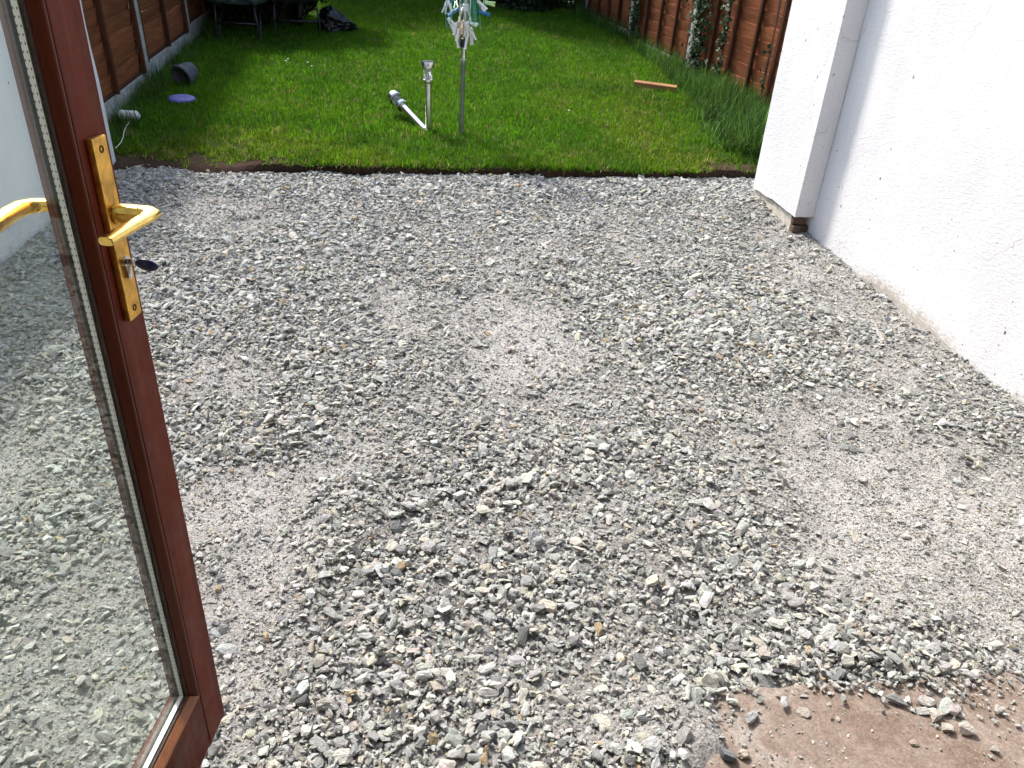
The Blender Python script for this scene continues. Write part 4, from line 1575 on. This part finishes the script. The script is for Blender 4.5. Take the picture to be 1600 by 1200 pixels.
# ------------------------------------------------------------------ things lying on the lawn
c = on_lawn(291, 134)
pot = empty("plant_pot", (c[0] + .01, c[1] + .02, c[2] + .105), Vector((-.42, -.80, -.30)).to_track_quat("Z", "Y").to_euler())
tag(pot, "grey textured plant pot tipped on its side near the left fence", "plant pot")
pot.scale = (.86, .86, .86)
bm = lathe_bm([(.080, -.10), (.092, -.06), (.105, .00), (.113, .055), (.118, .060), (.120, .088), (.116, .092), (.108, .090), (.104, .05), (.094, -.02), (.080, -.075)], 32)
o = bm_obj("bowl", bm, M_POT, pot, True); sharpen(o)
o = bm_obj("rim", lathe_bm([(.1195, .0605), (.124, .064), (.124, .090), (.1195, .0935)], 32, cap=False), M_POT, pot, True)

c = on_lawn(285, 160)
bm = lathe_bm([(.05, .018), (.085, .019), (.105, .014), (.115, .004), (.118, .0), (.112, -.003), (.10, .006), (.05, .010)], 32)
o = bm_obj("saucer", bm, M_BLUE, None, True)
o.location = (c[0], c[1], c[2] + .028); o.rotation_euler = (math.radians(4), math.radians(2), 0)
tag(o, "faded blue plastic saucer lying on the grass below the tipped pot", "saucer")

c = on_lawn(204, 192)
reel = empty("twine_reel", (c[0], c[1], c[2] + .058), (math.pi / 2, 0, math.radians(78)))
tag(reel, "white reel of twine on the grass by the left fence, its end trailing", "twine reel")
pr = [(.014, -.070), (.034, -.069)]
for i in range(17):
    z = -.065 + i * .0078
    pr += [(.037 + .003 * math.sin(i * 1.7), z), (.033 + .003 * math.sin(i * 1.7), z + .0039)]
pr += [(.034, .069), (.014, .070)]
bm_obj("winding", lathe_bm(pr, 20), M_TWINE, reel, True)
o = bm_obj("tube", lathe_bm([(.0125, -.088), (.0125, .088)], 14), M_PEGW, reel, True); sharpen(o)
st = []
for (px, py) in ((204, 192), (202, 200), (198, 206), (195, 214), (194, 222), (190, 231), (182, 239)):
    p = on_lawn(px, py); st.append(Vector((p[0], p[1], p[2] + .035)) - Vector((c[0], c[1], c[2] + .058)))
bm = bmesh.new()
Ri = reel.rotation_euler.to_matrix().inverted()
tube_bm([Ri @ v for v in st], .0028, 6, bm)
bm_obj("loose_end", bm, M_TWINE, reel, True)

a = on_lawn(990, 137); b = on_lawn(1056, 146)
v = Vector(b - a)
o = bm_obj("timber_offcut", box_bm(-v.length / 2, v.length / 2, -.03, .03, -.02, .02, .002, 1), M_TIMBER)
o.location = Vector((a + b) / 2) + Vector((0, 0, .05)); o.rotation_euler = (math.radians(14), -math.asin(v.z / v.length), math.atan2(v.y, v.x))
tag(o, "short orange brown timber offcut lying on the grass beside the right fence", "timber")

DAISY = [(447, 101), (452, 98), (482, 104), (488, 110), (887, 180), (938, 117), (366, 129), (1001, 244), (645, 272), (875, 273)]
DLAB = ['daisy nearest the right wheelbarrow, lower of two close together', 'daisy nearest the right wheelbarrow, upper of two close together',
        'upper daisy of a pair on the lawn below the bin bag', 'lower daisy of a pair on the lawn below the bin bag',
        'lone daisy on the lawn between washing line and timber offcut', 'lone daisy on the lawn left of the timber offcut',
        'lone daisy right of the tipped plant pot', 'lone daisy near the turf edge in front of the pillar']
for k, (px, py) in enumerate(DAISY[:5]):
    p = on_lawn(px, py)
    e = empty("daisy", (p[0], p[1], p[2]))
    tag(e, DLAB[k], "daisy", "daisies in the lawn")
    bm = bmesh.new(); tube_bm([(0, 0, 0), (.004, 0, .03), (.002, 0, .055)], .0012, 5, bm)
    bm_obj("stalk", bm, M_CORD, e)
    bm = bmesh.new()
    for i in range(11):
        an = 2 * math.pi * i / 11
        c0, s0 = math.cos(an), math.sin(an)
        q = [bm.verts.new((c0 * .004 - s0 * .002, s0 * .004 + c0 * .002, .056)), bm.verts.new((c0 * .004 + s0 * .002, s0 * .004 - c0 * .002, .056)),
             bm.verts.new((c0 * .014 + s0 * .003, s0 * .014 - c0 * .003, .059)), bm.verts.new((c0 * .014 - s0 * .003, s0 * .014 + c0 * .003, .059))]
        bm.faces.new(q)
    bm_obj("petals", bm, M_PETAL, e)
    bm_obj("centre", lathe_bm([(.004, .055), (.0045, .058), (.002, .0605)], 8), M_YOLK, e)
    e.rotation_euler = (random.uniform(.2, .5), 0, random.uniform(-.5, .5)); e.scale = (.62, .62, .8)


# ------------------------------------------------------------------ wheelbarrows and bin bag
def wheelbarrow(mid, rot, spread, tray_mat, label, smeared):
    root = empty("wheelbarrow", mid, (0, 0, rot))
    tag(root, label, "wheelbarrow", "wheelbarrows under the dark shrub")
    w = spread / 2
    for s in (-1, 1):
        bm = bmesh.new()
        pts = [(s * w * .92, -.06, .38), (s * w, -.045, .20), (s * w, -.035, .05)]
        for i in range(7):
            an = math.pi * i / 6
            pts.append((s * w, .0 - .035 * math.cos(an), .035 - .035 * math.sin(an)))
        pts += [(s * w, .035, .05), (s * w, .09, .2), (s * w * .9, .22, .36)]
        tube_bm(pts, .011, 8, bm)
        bm_obj("leg", bm, M_TUBE, root, True)
        bm = bmesh.new()
        tube_bm([(s * w * 1.05, -.62, .56), (s * w, -.35, .47), (s * w * .92, 0, .38), (s * w * .55, .55, .26), (s * .06, .86, .20)], .014, 8, bm)
        hd = bm_obj("handle", bm, M_TUBE, root, True)
        bm = bmesh.new(); tube_bm([(s * w * 1.055, -.66, .573), (s * w * 1.02, -.50, .522)], .018, 10, bm)
        bm_obj("grip", bm, M_BLACK, hd, True)
    bm = bmesh.new(); tube_bm([(-w, -.045, .20), (w, -.045, .20)], .010, 8, bm)
    bm_obj("brace", bm, M_TUBE, root, True)
    # tray: rounded tapering pan with a rolled rim
    bm = bmesh.new()
    levels = [(.0, .27), (.34, .30), (.37, .31), (.62, .40), (.95, .58), (1.0, .585)]
    rings = []
    N = 28
    for f, z in [(0.55, .395), (.62, .397), (.68, .42), (.80, .54), (.90, .64), (.93, .645)]:
        ring = []
        for k in range(N):
            an = 2 * math.pi * k / N
            cx, sx = math.cos(an), math.sin(an)
            e = .55
            X = math.copysign(abs(cx) ** e, cx) * .36 * f / .9
            Yy = math.copysign(abs(sx) ** e, sx) * .50 * f / .9 + .28
            ring.append(bm.verts.new((X, Yy, z + (.03 * (Yy - .28) if f > .7 else 0) + (random.uniform(-.006, .006) if smeared else 0))))
        rings.append(ring)
    for i in range(len(rings) - 1):
        for k in range(N):
            bm.faces.new((rings[i][k], rings[i][(k + 1) % N], rings[i + 1][(k + 1) % N], rings[i + 1][k]))
    bm.faces.new(rings[0])
    bmesh.ops.recalc_face_normals(bm, faces=bm.faces[:])
    bmesh.ops.solidify(bm, geom=bm.faces[:], thickness=.004)
    bm_obj("tray", bm, tray_mat, root, True)
    wh = empty("wheel", (0, .90, .19), (0, math.pi / 2, 0)); wh.parent = root
    pr = [(.13 + .055 * math.cos(t), .042 * math.sin(t)) for t in np.linspace(-math.pi, math.pi, 15)]
    bm_obj("tyre", lathe_bm(pr, 28, cap=False), M_BLACK, wh, True)
    bm_obj("rim", lathe_bm([(.015, -.05), (.02, -.012), (.082, -.020), (.082, .020), (.02, .012), (.015, .05)], 24), M_TUBE, wh, True)
    return root


l1 = on_lawn(342, 66); l2 = on_lawn(408, 66)
m = (l1 + l2) / 2
wheelbarrow((m[0], m[1], m[2]), math.radians(-4), float(np.linalg.norm(l2 - l1)), M_BARROWP, "wheelbarrow with a cement smeared bluish tray, nearest the left fence", True)
l1 = on_lawn(433, 63); l2 = on_lawn(499, 60)
m = (l1 + l2) / 2
wheelbarrow((m[0], m[1], m[2]), math.radians(5), float(np.linalg.norm(l2 - l1)), M_BARROW, "dull dark wheelbarrow beside the black bin bag", False)

b0 = on_lawn(522, 53)
bm = bmesh.new()
bmesh.ops.create_icosphere(bm, subdivisions=5, radius=1)
co = np.array([v.co[:] for v in bm.verts])
nz = fbm(co[:, 0] * 2.2 + 5, co[:, 1] * 2.2 + co[:, 2] * 1.9, 61) - .5
rd = np.abs(fbm(co[:, 0] * 4 + co[:, 2] * 3, co[:, 1] * 4 - co[:, 2] * 2.5, 63) - .5)
rd2 = np.abs(fbm(co[:, 0] * 9 + co[:, 2] * 7, co[:, 1] * 9 - co[:, 2] * 6, 64) - .5)
for v, a, r, r2 in zip(bm.verts, nz, rd, rd2):
    c_ = v.co.copy()
    k = 1 + a * .45 - r * .55 - r2 * .3
    p = Vector((c_.x * .20, c_.y * .17, c_.z * .20)) * k
    t = max(0.0, p.x / .2)
    p.z *= 1 - .55 * t
    p.x += .10 * t * t
    p.z = max(p.z, -.115) + .11 - .03 * t
    p.x -= .02
    v.co = p
o = bm_obj("bin_bag", bm, M_BAG, None, True)
o.location = (b0[0], b0[1] + .1, b0[2] + .005)
tag(o, "crumpled black plastic bin bag slumped on the grass beside the wheelbarrows", "bin bag")
